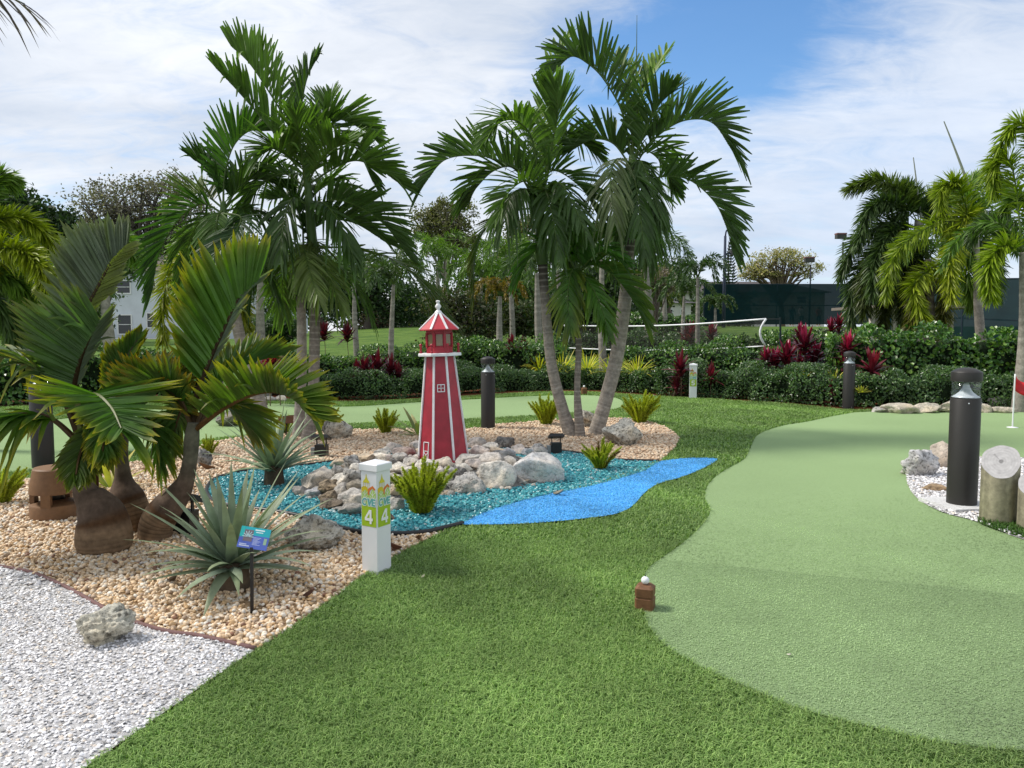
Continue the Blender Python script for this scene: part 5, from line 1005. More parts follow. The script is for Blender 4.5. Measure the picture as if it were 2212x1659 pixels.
PILE = [ # zx zy w h tint matkind label
 (1965, 415, 390, 290, (.80, .79, .78), 0, 'largest white boulder at the right end of the lighthouse rock pile'),
 (1680, 465, 255, 250, WH, 0, 'rounded cream boulder at the front of the pile, left of the largest white boulder'),
 (1420, 530, 265, 185, GR, 1, 'dark pitted boulder at the front of the pile, right of the big fern'),
 (1365, 440, 130, 105, DKR, 1, 'small dark rock on top of the dark pitted boulder'),
 (1622, 342, 175, 135, (.62, .58, .54), 0, 'smooth oval white rock above the rounded cream boulder'),
 (1562, 402, 135, 105, GR, 0, 'squarish grey rock between the oval white rock and dark pitted boulder'),
 (1485, 358, 120, 80, PNK, 0, 'small pale rock right of the lighthouse base, touching the grey slab'),
 (1442, 325, 180, 85, GR, 0, 'grey slab of rock at the right corner of the lighthouse base'),
 (1390, 392, 140, 80, (.66, .64, .6), 0, 'white flat rock in front of the lighthouse, right of the fern tips'),
 (1243, 352, 135, 95, (.62, .57, .5), 0, 'cream rock lying against the front of the lighthouse base board'),
 (1740, 190, 145, 95, DKR, 1, 'dark grey rock topmost at the back right of the pile'),
 (1512, 190, 140, 95, PNK, 0, 'pinkish rock at the back of the pile, right of the lighthouse body'),
 (1540, 252, 130, 85, PNK, 0, 'pinkish grey rock behind the oval white rock'),
 (1622, 222, 115, 75, GR, 0, 'grey rock left of the topmost dark rock'),
 (1672, 262, 120, 70, TAN, 0, 'tan rock below the topmost dark rock'),
 (1692, 292, 110, 80, GR, 0, 'grey rock between the oval white rock and the largest boulder'),
 (1762, 265, 105, 75, BLU, 0, 'bluish rock above the largest white boulder on its left'),
 (1850, 250, 125, 95, PNK, 0, 'pale brown rock directly above the largest white boulder'),
 (1985, 252, 175, 105, (.5, .49, .48), 1, 'pitted rock at the back right end of the pile, beside the spotlight'),
 (1930, 262, 95, 62, BLU, 0, 'small bluish rock left of the back right pitted rock'),
 (2102, 392, 105, 115, TAN, 1, 'tan rock at the extreme right end of the pile'),
 (2050, 342, 95, 65, GR, 1, 'small grey rock behind the right shoulder of the largest boulder'),
 (1772, 332, 100, 72, WH, 0, 'small white rock between the oval rock and largest boulder'),
 (222, 475, 265, 165, (.62, .58, .53), 0, 'largest flat topped white rock at the left end of the pile'),
 (390, 352, 115, 75, TAN, 0, 'tan rock at the back left of the pile, before the black edging'),
 (490, 342, 115, 105, GR, 1, 'grey pitted rock rising at the back left of the pile'),
 (385, 412, 115, 92, GR, 1, 'dark grey rock between the flat topped rock and the post'),
 (402, 490, 135, 105, WH, 0, 'cream rock just right of the flat topped white rock'),
 (508, 452, 140, 112, GR, 1, 'blue grey rock touching the left edge of the white post, upper'),
 (532, 392, 95, 72, WH, 0, 'small white rock directly left of the white post cap'),
 (310, 545, 145, 105, (.34, .27, .19), 1, 'brown rock below the flat topped white rock'),
 (302, 627, 145, 95, (.30, .24, .17), 1, 'brown rock sitting at the glass edge, below the other brown rock'),
 (412, 582, 135, 130, (.52, .49, .45), 0, 'upright pale rock right of the brown rocks'),
 (522, 540, 125, 100, (.38, .34, .28), 0, 'driftwood coloured furrowed rock left of the post, middle height'),
 (80, 575, 115, 72, (.40, .38, .36), 0, 'leftmost rock of the pile, small and grey on the blue glass'),
 (182, 587, 105, 70, BLU, 0, 'bluish small rock under the flat topped white rock'),
 (320, 682, 165, 85, (.24, .2, .16), 1, 'low dark brown rock half sunk in the glass, lowest on the left'),
 (492, 640, 195, 125, (.60, .57, .53), 0, 'broad white rock left of the post, resting on the lowest grey block'),
 (490, 730, 175, 105, (.40, .385, .365), 0, 'lowest grey block at the front left, beside the white post'),
 (246, 556, 70, 55, WH, 0, 'tiny white stone between the flat topped and brown rocks'),
 (590, 312, 145, 65, TAN, 0, 'long low tan rock behind the white post'),
 (722, 300, 185, 65, WH, 0, 'long low pale rock behind and right of the post cap'),
 (742, 260, 110, 52, GR, 0, 'low grey rock at the very back of the pile'),
 (862, 237, 135, 105, (.58, .52, .48), 0, 'tall pinkish white rock left of the lighthouse door'),
 (782, 250, 65, 62, WH, 0, 'little white stone left of the tall pinkish rock'),
 (922, 267, 155, 92, (.42, .36, .34), 0, 'mauve brown rock between the tall pinkish rock and the lighthouse'),
 (1020, 222, 92, 92, PNK, 0, 'rock tucked behind the left corner of the lighthouse'),
 (1012, 302, 55, 42, WH, 0, 'pebble sized stone at the left foot of the lighthouse'),
 (900, 312, 125, 82, GR, 0, 'grey angular rock below the mauve rock'),
 (862, 392, 135, 92, WH, 0, 'white rock right of the post, behind the fern on its left'),
 (982, 342, 125, 66, (.55, .53, .5), 0, 'pale rock below the lighthouse door, behind the fern tips'),
 (834, 340, 62, 62, DKR, 1, 'small black looking stone right of the post cap'),
 (834, 482, 95, 100, WH, 0, 'white rock peeking out between the post and the fern, upper'),
 (838, 560, 85, 92, TAN, 0, 'tan rock peeking out between the post and the fern, middle'),
 (852, 692, 115, 100, GR, 0, 'grey rock between the post and the fern, lowest'),
 (1092, 372, 145, 92, WH, 0, 'white rock hidden behind the top of the fern'),
 (1185, 420, 105, 82, PNK, 0, 'pinkish rock behind the right tips of the fern'),
 (1292, 420, 95, 72, GR, 0, 'grey rock between the cream rock and small dark rock'),
 (980, 430, 150, 100, WH, 0, 'broad white rock behind the middle of the fern'),
 (1240, 500, 130, 110, (.5, .47, .44), 0, 'pale rock behind the right side of the fern, left of the dark boulder')]
for k, (zx, zy, w_, h_, col, kind, lab) in enumerate(PILE):
    px, py = 626.8 + zx * .26667, 907 + zy * .26667; hp_ = h_ * .26667
    rr = ray(px, py + hp_ * .12); t = np.linspace(3, 11, 1600); pts = np.array([0, 0, H]) + rr * t[:, None]; hgt = mound(pts[:, 0], pts[:, 1]) + .045
    i = int(np.argmax(pts[:, 2] <= hgt)); c = pts[i]; m = 1.0 / F * c[1]
    sx_, sz_ = w_ * .26667 * m * 1.27, hp_ * m * 1.34; dpt = min(max(sx_, sz_) * .85, sz_ * 1.3 + .03)
    c = c + np.array([0, dpt * .22, 0])
    rock(lab, c, (sx_, dpt, sz_), 100 + k, np.array(col), ['rock', 'pitted'][kind], .09 if not kind else .16, 11, 4 if w_ > 100 else 3, group='limestone rocks piled round the lighthouse')
def prock(label, px, py, w_, h_, seed, col, kind=0, dep=.8, **k):
    """px,py = centre of the base; w,h in picture units at the base distance"""
    b = P(px, py); m = b[1] / F; sz = h_ * m; sx_ = w_ * m
    return rock(label, b + np.array([0, sx_ * dep * .4, sz * .40]), (sx_, sx_ * dep, sz * 1.15), seed, np.array(col), ['rock', 'pitted'][kind], .10 if not kind else .17, lv=4, **k)
prock('pitted grey limestone boulder lying alone on the white shell path', 207, 1402, 137, 94, 201, (.47, .46, .40), 1, rough=.2) if False else rock('pitted grey limestone boulder lying alone on the white shell path', P(207, 1404) + [0, .09, .075], (.275, .24, .205), 201, np.array((.66, .64, .55)), 'pitted', .22, 6, 5)
rock('large pitted boulder between the silver agave and the white post', P(668, 1196) + [0, .16, .10], (.40, .40, .27), 202, np.array((.60, .58, .52)), 'pitted', .2, 6, 5)
prock('big pale pitted boulder to the right of the right palm clump', 1351, 966, 98, 62, 203, (.68, .66, .59), 1, cuts=6)
prock('grey boulder between the right and middle trunks of the right palm clump', 1268, 925, 52, 42, 204, (.6, .58, .52), 1, cuts=6)
prock('round pitted boulder on the gravel right of the left palm clump', 724, 951, 68, 52, 205, (.63, .6, .52), 1, cuts=4)
prock('small dark pitted rock just right of the rightmost bottle palm trunk', 437, 1012, 34, 44, 206, (.3, .3, .29), 1, cuts=6)
prock('small pale rock behind the bottle palm and brown speaker', 156, 1088, 34, 40, 207, (.46, .40, .33), 1)
prock('dark rock on the far putting green behind the left palm clump', 488, 922, 66, 34, 208, (.30, .29, .27), 1)
prock('white flat rock at the mulch edge behind the left palm clump', 606, 867, 30, 13, 209, WH)
prock('grey flat rock at the mulch edge left of the white flat one', 578, 868, 30, 12, 210, GR)
prock('grey squared boulder on the shell bed left of the near bollard', 2000, 1032, 76, 62, 211, (.66, .66, .68), 1, cuts=8)
prock('cream and brown boulder on the shell bed behind the near bollard', 2050, 1012, 66, 58, 212, (.62, .54, .46), 0)
prock('small cream stone between the two boulders on the shell bed', 2028, 1006, 16, 22, 213, WH)
prock('flat tan stone on the shell bed in front of the grey squared boulder', 2028, 1064, 56, 18, 214, (.42, .31, .2), 0, .6)
RS = [(1908, 892, 36, 12), (1954, 894, 82, 22), (2012, 893, 58, 23), (2058, 892, 54, 26), (2128, 892, 44, 20), (2158, 891, 26, 12), (2176, 893, 50, 14), (2163, 884, 52, 34)]
for k, ((x, y, w_, h_), l) in enumerate(zip(RS, ['small low white stone at the left end of the far stone edging', 'longest cream stone of the far stone edging', 'yellowish cream stone next to the longest edging stone', 'rough cream stone left of the near bollard in the far edging', 'white stone right of the near bollard in the far edging', 'small white stone left of the flag pole foot', 'long low white stone in line with the flag pole', 'grey upright stone on top of the edging behind the flag pole'])):
    prock(l, x, y, w_, h_, 220 + k, (.62, .57, .48) if k not in (7, 0) else (.5, .49, .47), group='stones edging the far side of the right putting green')
# ------------------------------------------------------------------ lighthouse
th = thing('lighthouse', 'red wooden garden lighthouse with white trim standing on the rock pile', 'lighthouse', (0, 0, 0))
RED, WHT = (.40, .016, .032), (.80, .79, .79)
MAT['redp'] = paint('red_paint', (.36, .018, .035), .42, 9, (.74, 1.14), .5, 0, .08, 200); MAT['roofp'] = paint('roof_red', (.42, .03, .045), .5, 40, (.9, 1.08), .4)
MAT['whp'] = paint('white_trim', (.80, .79, .80), .4, 14, (.84, 1.03), .45)
ph = PI / 8 + .10
def octp(r, k): return np.array([r * math.cos(ph + k * PI / 4), r * math.sin(ph + k * PI / 4), 0])
z0, zt, r0, r1 = .03, .955, .245, .138
mb = MB(); lathe(mb, [(r0, z0), (r1, zt)], 8, phase=ph); mb.build('body', MAT['redp'], th)
mb = MB(); lathe(mb, [(.27, -.02), (.27, .03), (.25, .042)], 8, phase=ph); mb.build('base_board', MAT['redp'], th)
for k in range(8):
    mb = MB(); a = octp(r0 + .002, k) + [0, 0, .042]; b = octp(r1 + .002, k) + [0, 0, zt - .002]; n = norm(octp(1, k)); bar(mb, a, b, .019, .012, n); mb.build('corner_trim', MAT['whp'], th)
mb = MB(); lathe(mb, [(.205, zt), (.211, zt + .004), (.211, zt + .022), (.205, zt + .027)], 8, phase=ph); mb.build('gallery_deck', MAT['whp'], th)
zl = zt + .027
mb = MB(); lathe(mb, [(.128, zl), (.128, zl + .055), (.117, zl + .056), (.117, zl + .175), (.128, zl + .176), (.128, zl + .205)], 8, phase=ph)
for k in range(8):
    a = octp(.122, k); bar(mb, a + [0, 0, zl + .05], a + [0, 0, zl + .18], .024, .016, norm(octp(1, k)))
mb.build('lantern_room', MAT['redp'], th)
MAT['amber'] = paint('lantern_pane', (.20, .15, .085), .12, 6, (.8, 1.2), .6)
ap = .117 * math.cos(PI / 8)
for k in range(8):
    am = ph + (k + .5) * PI / 4; mb = MB(); n = np.array([math.cos(am), math.sin(am), 0]); t_ = np.array([-n[1], n[0], 0])
    box(mb, n * (ap + .003) + [0, 0, zl + .115], (.058, .004, .10), (1, 1, 1), 0, np.stack([t_, n, [0, 0, 1]], 1)); mb.build('lantern_pane', MAT['amber'], th)
for k in range(8):
    mb = MB(); c = octp(.185, k); lathe(mb, [(.012, zl), (.012, zl + .012), (.008, zl + .02), (.008, zl + .06), (.013, zl + .066), (.013, zl + .078), (.006, zl + .085)], 8, c); mb.build('baluster', MAT['redp'], th)
zr = zl + .205; RR = .192; rh = .148
mb = MB(); lathe(mb, [(.125, zr), (RR, zr - .004), (RR, zr + .006), (.028, zr + rh)], 8, phase=ph); mb.build('roof', MAT['roofp'], th)
for k in range(8):
    mb = MB(); n = norm(octp(1, k)); bar(mb, octp(RR, k) + [0, 0, zr + .006], octp(.03, k) + [0, 0, zr + rh + .001], .019, .010, np.array([n[0] * .6, n[1] * .6, .8])); mb.build('roof_trim', MAT['whp'], th)
mb = MB(); zf = zr + rh - .008; lathe(mb, [(.037, zf), (.036, zf + .014), (.026, zf + .028), (.014, zf + .036), (.014, zf + .046), (.026, zf + .06), (.028, zf + .072), (.017, zf + .088), (.010, zf + .1), (.019, zf + .108), (.019, zf + .118), (.008, zf + .123)], 20); mb.build('finial', MAT['whp'], th, True)
def face_tf(k, zc):
    am = ph + (k + .5) * PI / 4; n0 = np.array([math.cos(am), math.sin(am), 0]); t_ = np.array([n0[1] * -1, n0[0], 0]); rz = np.interp(zc, [z0, zt], [r0, r1]) * math.cos(PI / 8)
    sl_ = (r0 - r1) * math.cos(PI / 8) / (zt - z0); up = norm(np.array([-n0[0] * sl_, -n0[1] * sl_, 1])); n = np.cross(t_, up); return n0 * rz + [0, 0, zc], t_, up, n
def front_face(ang):  # face whose outward normal is nearest to the given azimuth
    return min(range(8), key=lambda k: abs(((ph + (k + .5) * PI / 4) - ang + PI) % (2 * PI) - PI))
kf = front_face(-PI / 2); kl = front_face(-PI / 2 - PI / 4)
def fbar(mb, fr, a, b, w, th_=.006):
    o_, t_, u_, n_ = fr; bar(mb, o_ + t_ * a[0] + u_ * a[1] + n_ * .003, o_ + t_ * b[0] + u_ * b[1] + n_ * .003, w, th_, n_)
fr = face_tf(kf, .675); mb = MB(); q = .031
for a, b in (((-q, -q), (q, -q)), ((-q, q), (q, q)), ((-q, -q - .003), (-q, q + .003)), ((q, -q - .003), (q, q + .003))): fbar(mb, fr, a, b, .007)
fbar(mb, fr, (0, -q), (0, q), .005, .004); fbar(mb, fr, (-q, 0), (q, 0), .005, .003); mb.build('window', MAT['whp'], th)
fr = face_tf(kl, .125); mb = MB(); dw, dh = .030, .076
for a, b in (((-dw, -dh), (dw, -dh)), ((-dw, dh), (dw, dh)), ((-dw, -dh - .003), (-dw, dh + .003)), ((dw, -dh - .003), (dw, dh + .003))): fbar(mb, fr, a, b, .007)
fbar(mb, fr, (-dw, -.002), (dw, -.002), .006, .004); fbar(mb, fr, (-dw, -dh), (dw, -.005), .006, .003); fbar(mb, fr, (-dw, -.005), (dw, -dh), .006, .0036); mb.build('door', MAT['whp'], th)
s_ = 7.6 / 7.05; th.location = (LH[0], LH[1], LH[2] + .02); th.rotation_euler = (0, math.radians(-1.6), 0); th.scale = (s_, s_, s_ * 1.025)
# ------------------------------------------------------------------ bollards
def bollard_proto():
    t = thing('bollard_light', 'x', 'bollard light', (0, 0, 0), 'bronze bollard lights')
    mb = MB(); lathe(mb, [(.10, -.02), (.10, .80), (.098, .803), (.098, .81)], 40); mb.build('post', MAT['metal'], t, True).data.polygons.foreach_set
    mb = MB(); lathe(mb, [(.09, .81), (.091, .815), (.07, .828), (.045, .85), (.028, .875), (.019, .90), (.016, .93)], 32); mb.build('reflector', MAT['alu'], t, True)
    mb = MB(); lathe(mb, [(.096, .812), (.096, .93), (.092, .93), (.092, .812)], 40); mb.build('lens', MAT['lens'], t, True)
    mb = MB(); lathe(mb, [(.085, .925), (.102, .93), (.102, .992), (.099, .998), (.06, 1.02), (.02, 1.028)], 40); mb.build('cap', MAT['metal'], t, True)
    mb = MB()
    for a in (-2.2, -.9, .6, 2.2):
        for z in (.775, .03): c = np.array([.1 * math.cos(a), .1 * math.sin(a), z]); tube(mb, [c * [.96, .96, 1], c * [1.03, 1.03, 1]], .005, 6)
    mb.build('screw', MAT['alu'], t)
    return t
bl = bollard_proto()
for o in bl.children:
    if o.name.startswith(('post', 'cap')):
        try: o.data.set_sharp_from_angle(angle=math.radians(35))
        except Exception: pass
for k, (px, py, hp_, lab) in enumerate([(2089, 1101, 306, 'nearest bronze bollard light, standing on a concrete pad in the right shell bed'), (1054, 928, 157, 'bronze bollard light on the gravel right of the lighthouse'), (1836, 883, 124, 'bronze bollard light beside the red leaved plants in the right hedge'), (84, 1012, 225, 'bronze bollard light half hidden behind the brown speaker and bottle palms')]):
    b = P(px, py); b[1] += .08; s = hp_ * b[1] / F / 1.028 / math.cos(PITCH)
    if k == 0: bl.location = tuple(b); bl.scale = (s,) * 3; bl['label'] = lab; b_near = b; bl.rotation_euler = (0, 0, .3)
    else: dup(bl, b, lab, .4 * k, s)
mb = MB(); box(mb, b_near + [.02, .02, .012], (.46, .46, .05), R=Rz(.12)); tag(mb.build('concrete_pad', MAT['conc']), 'square pale concrete pad under the nearest bollard light', 'concrete pad')
# ------------------------------------------------------------------ numbered posts
def poly_ring(cx, cy, ro, ri, a0, a1, n=14, sx=1.0, sy=1.0):
    a = np.linspace(a0, a1, n); o = np.c_[cx + ro * sx * np.cos(a), cy + ro * sy * np.sin(a)]; i = np.c_[cx + ri * sx * np.cos(a[::-1]), cy + ri * sy * np.sin(a[::-1])]; return np.vstack([o, i])
def sk(p, k=.12): p = np.array(p, float); p[:, 0] += p[:, 1] * k; return p
D4 = [(.60, 0), (.85, 0), (.85, .22), (1.0, .22), (1.0, .42), (.85, .42), (.85, 1.0), (.55, 1.0), (0, .42), (0, .22), (.60, .22)]; D4H = [(.60, .42), (.60, .78), (.26, .42)]
D5 = [(.05, .08), (.40, 0), (.72, .04), (.93, .2), (.95, .42), (.8, .58), (.55, .64), (.36, .62), (.38, .8), (.9, .8), (.9, 1.0), (.14, 1.0), (.08, .46), (.32, .42), (.5, .45), (.65, .36), (.64, .24), (.5, .17), (.3, .2), (.08, .28)]
CYE, COR, CGR, CLG, CTE, CWH, CLY, CDG = (.66, .52, .03), (.66, .19, .045), (.36, .52, .03), (.42, .60, .16), (.14, .40, .39), (.82, .83, .83), (.64, .58, .05), (.20, .42, .10)
def panel(mb, tf, w, digit):
    """printed film 1 wide x 2.9 tall (units of w)"""
    e = [0.0]
    def put(poly, col, lift):
        p = np.array(poly, float) * w; prism(mb, p, lift * .0004 + .0003, lift * .0004 + .0006, col, 0, tf)
    put([(-.47, 0), (.47, 0), (.47, 1.02), (-.47, 1.02)], CGR, 1)
    put([(-.47, 1.02), (.47, 1.02), (.47, 1.72), (.28, 1.95), (.05, 1.62), (-.22, 1.88), (-.47, 1.66)], CLG, 1)
    put([(-.47, 1.66), (-.22, 1.88), (.0, 1.68), (-.08, 1.98), (-.2, 2.04), (-.35, 2.02), (-.47, 1.95)], CYE, 2)
    for x in (-.33, -.20, -.08, .03): put([(x - .012, 1.98), (x + .012, 1.98), (x + .012, 2.24), (x - .012, 2.24)], CYE, 2)
    put([(-.36, 2.22), (.06, 2.22), (.04, 2.30), (-.06, 2.40), (-.11, 2.50), (-.14, 2.66), (-.16, 2.66), (-.19, 2.50), (-.24, 2.40), (-.34, 2.30)], CLY, 2)
    put([(-.06, 1.66), (-.03, 1.92), (.27, 2.10), (.45, 1.93), (.38, 1.86), (.26, 1.96), (.07, 1.82), (.03, 1.56)], COR, 3)
    for x0_, s in ((-.24, 1), (.26, 1)):
        put([(x0_ - .012, 1.12), (x0_ + .012, 1.12), (x0_ + .012, 1.82), (x0_ - .012, 1.82)], CWH, 3)
        for q in range(3):
            y = 1.22 + q * .18
            put([(x0_, y), (x0_ + .17, y + .17), (x0_ + .17, y + .195), (x0_, y + .03)], CWH, 4); put([(x0_, y), (x0_, y + .03), (x0_ - .17, y + .195), (x0_ - .17, y + .17)], CWH, 5)
    def word(col, lift, g_):
        C_ = poly_ring(-.27, 1.25, .19 + g_, .10 - g_, .75, 2 * PI - .75, 16, .95, 1.05); put(sk(C_ - [0, 1.06], .1) + [0, 1.06], col, lift)
        put(sk(np.array([(-.12 - g_, 1.44 + g_), (.0 + g_, 1.44 + g_), (.06, 1.24 + g_), (.13 - g_, 1.44 + g_), (.22 + g_, 1.44 + g_), (.10 + g_, 1.06 - g_), (.0 - g_, 1.06 - g_)]) - [0, 1.06], .1) + [0, 1.06], col, lift)
        put(sk(np.array([(.19 - g_, 1.06 - g_), (.44 + g_, 1.06 - g_), (.44 + g_, 1.15 + g_), (.29, 1.15 + g_), (.29, 1.205 - g_), (.41 + g_, 1.205 - g_), (.41 + g_, 1.29 + g_), (.29, 1.29 + g_), (.29, 1.35 - g_), (.44 + g_, 1.35 - g_), (.44 + g_, 1.44 + g_), (.19 - g_, 1.44 + g_)]) - [0, 1.06], .08) + [0, 1.06], col, lift)
    word(CWH, 6, .028); word(CTE, 7, 0)
    if digit == 4:
        put(np.array(D4) * [.52, .72] + [-.25, .14], CWH, 8); put(np.array(D4H) * [.52, .72] + [-.25, .14], CGR, 9)
    else: put(np.array(D5) * [.56, .72] + [-.28, .14], CWH, 8)
def post(label, base, w, h, rz, digit, pw, y0):
    t = thing('numbered_post', label, 'numbered post', base, 'white numbered hole posts')
    R = Rz(rz); mb = MB(); b = np.asarray(base, float)
    pr = w / 2; ch = .004; o8 = np.array([(pr - ch, -pr), (pr, -pr + ch), (pr, pr - ch), (pr - ch, pr), (-pr + ch, pr), (-pr, pr - ch), (-pr, -pr + ch), (-pr + ch, -pr)])
    prism(mb, o8, -.03, h, tf=lambda V: V @ R.T + b); mb.build('post_body', MAT['white'], t)
    mb = MB(); c = pr + .007; V = []
    for z, r in ((h - .012, c), (h + .024, c), (h + .028, c - .003), (h + .048, .004)): V += [(-r, -r, z), (r, -r, z), (r, r, z), (-r, r, z)]
    Fq = []
    for q in range(3): Fq += [[q * 4 + i, q * 4 + (i + 1) % 4, q * 4 + 4 + (i + 1) % 4, q * 4 + 4 + i] for i in range(4)]
    Fq += [[3, 2, 1, 0], [12, 13, 14, 15]]; mb.add(np.array(V) @ R.T + b, np.array(Fq)); mb.build('post_cap', MAT['white'], t)
    for a in (0, PI / 2):
        Ra = Rz(rz + a); n = Ra @ np.array([0, -1, 0]); tx = Ra @ np.array([1, 0, 0])
        mb = MB(); panel(mb, lambda V: b + tx * V[:, 0:1] + np.array([0, 0, 1]) * (V[:, 1:2] + y0) + n * (pr + .0005 + V[:, 2:3]), pw, digit)
        mb.build('printed_panel', MAT['decal'], t)
    return t
b = P(812, 1236); wp = .125
post('white square post printed with CVE and the number 4, beside the blue glass', b + [0, .03, 0], wp, .632, math.radians(-31), 4, .118, .285)
b = P(1498, 861); post('white square post printed with CVE and the number 5, in front of the low hedge', b + [0, .06, 0], .155, .70, math.radians(-12), 5, .146, .26)
# ------------------------------------------------------------------ plant sign
def label_sign(label, foot, top, size, tilt, rz, big=True):
    f = np.asarray(foot, float); tp = np.asarray(top, float); t = thing('plant_sign', label, 'plant sign', f)
    mb = MB(); bar(mb, f - [0, 0, .05], tp, .014 if big else .016, .014, (0, 1, 0)); mb.build('stake', MAT['black'], t)
    R = Rz(rz) @ Ry(math.radians(9 if big else -6)) @ Rx(math.radians(tilt)); w_, h_ = size
    tf = lambda V: (V @ R.T) + tp + R @ np.array([0, 0, 0]) - R @ np.array([0, -.012, 0]) * 0
    mb = MB(); off = np.array([0, 0, h_ * .42]); box(mb, tp + R @ off, (w_, .004, h_), (.05, .12, .32) if big else (.20, .10, .06), 0, R); mb.build('plate', MAT['decal'] if big else MAT['matte'], t)
    if big:
        mb = MB()
        def put(x0, x1, y0, y1, col, l): box(mb, tp + R @ (off + np.array([(x0 + x1) / 2 * w_, -.0025 - l * .0006, (y0 + y1) / 2 * h_])), ((x1 - x0) * w_, .0006, (y1 - y0) * h_), col, 0, R)
        put(-.5, .5, .12, .5, (.02, .40, .47), 0); put(-.5, .5, -.5, .12, (.09, .14, .50), 0); put(-.5, -.36, .0, .5, (.02, .42, .42), 1); put(-.36, -.06, -.18, .36, (.18, .14, .16), 1)
        for k in range(7): a = k * PI / 6; box(mb, tp + R @ (off + np.array([-.21 * w_ + .014 * math.cos(a), -.0045, .04 * h_ + .014 * math.sin(a)])), (.030, .0005, .004), (.45, .62, .66), 0, R @ Ry(-a))
        put(-.02, .30, .36, .42, (.75, .85, .85), 1); put(.02, .26, .26, .31, (.6, .78, .8), 1)
        for k in range(7): put(-.02, .24 - .05 * (k % 3), .02 - k * .055, .04 - k * .055, (.55, .6, .8), 1)
        put(.34, .44, -.25, .05, (.30, .45, .30), 1); put(-.44, -.10, -.42, -.37, (.6, .65, .8), 1); put(-.44, -.2, -.34, -.30, (.6, .65, .8), 1)
        mb.build('printing', MAT['decal'], t)
    return t
b = P(544, 1326); tpp = U(544, 1182, b[1]); label_sign('small blue and teal plant label on a thin black stake, before the agave', b, tpp, (.152, .108), -25, .0)
b = P(617, 944); tpp = U(619, 914, b[1]); label_sign('small brown plaque on a black stake seen from behind, left of the left palm clump', b, tpp, (.21, .11), -10, .1, False)
# ------------------------------------------------------------------ spotlights
def spot(label, base, s, rz):
    b = np.asarray(base, float); t = thing('spotlight', label, 'spotlight', b, 'black garden spotlights'); R = Rz(rz)
    def bx(mb, c, sz, RR=np.eye(3)): box(mb, b + R @ (np.array(c) * s), np.array(sz) * s, (1, 1, 1), 0, R @ RR)
    mb = MB(); bx(mb, (.02, 0, .10), (.17, .12, .2)); mb.build('ballast_box', MAT['black'], t)
    mb = MB(); bx(mb, (-.10, 0, .09), (.06, .09, .13)); bx(mb, (-.10, -.05, .09), (.05, .012, .10)); mb.build('junction_box', MAT['alu'] if False else paint('grey_plastic', (.22, .23, .23), .5), t)
    for q in (-.05, .09): mb = MB(); bx(mb, (q, 0, .24), (.012, .03, .1)); mb.build('bracket', MAT['black'], t)
    mb = MB(); bx(mb, (.02, 0, .30), (.25, .17, .035), Rx(-.35)); bx(mb, (.02, .0, .325), (.21, .13, .025), Rx(-.35)); mb.build('lamp_head', MAT['black'], t)
spot('black spotlight beside the back right end of the rock pile', P(1199, 984) + [0, .05, 0], .72, .1)
spot('black spotlight between the left palm clump and the rock pile', P(690, 991) + [0, .05, 0], .78, -.1)
spot('black spotlight half hidden between the rightmost bottle palm and the large agave', P(398, 1152) + [0, .0, 0], .85, -.3)
# ------------------------------------------------------------------ speaker
b = P(97, 1128); b[1] += .16; s = b[1] / F; t = thing('garden_speaker', 'brown dome topped outdoor speaker with a slotted middle, on the tan gravel', 'speaker', b)
MAT['spk'] = paint('brown_plastic', (.185, .098, .045), .55, 30, (.85, 1.12), .35, 0, .2, 150)
mb = MB(); lathe(mb, [(.185, -.02), (.187, .10), (.18, .115), (.06, .145)], 40, b); mb.build('base_ring', MAT['spk'], t, True).data.set_sharp_from_angle(angle=.5)
mb = MB(); lathe(mb, [(.17, .20), (.185, .205), (.182, .25), (.155, .385), (.145, .395), (.06, .40)], 40, b); mb.build('dome_lid', MAT['spk'], t, True).data.set_sharp_from_angle(angle=.5)
mb = MB(); lathe(mb, [(.06, .14), (.05, .21)], 16, b); mb.build('driver_cone', MAT['black'], t, True)
for k in range(4):
    a = -PI / 2 + .12 + k * PI / 2; c = b + np.array([math.cos(a) * .165, math.sin(a) * .165, .16]); mb = MB(); box(mb, c, (.035, .07, .12), R=Rz(a)); mb.build('pillar', MAT['spk'], t)
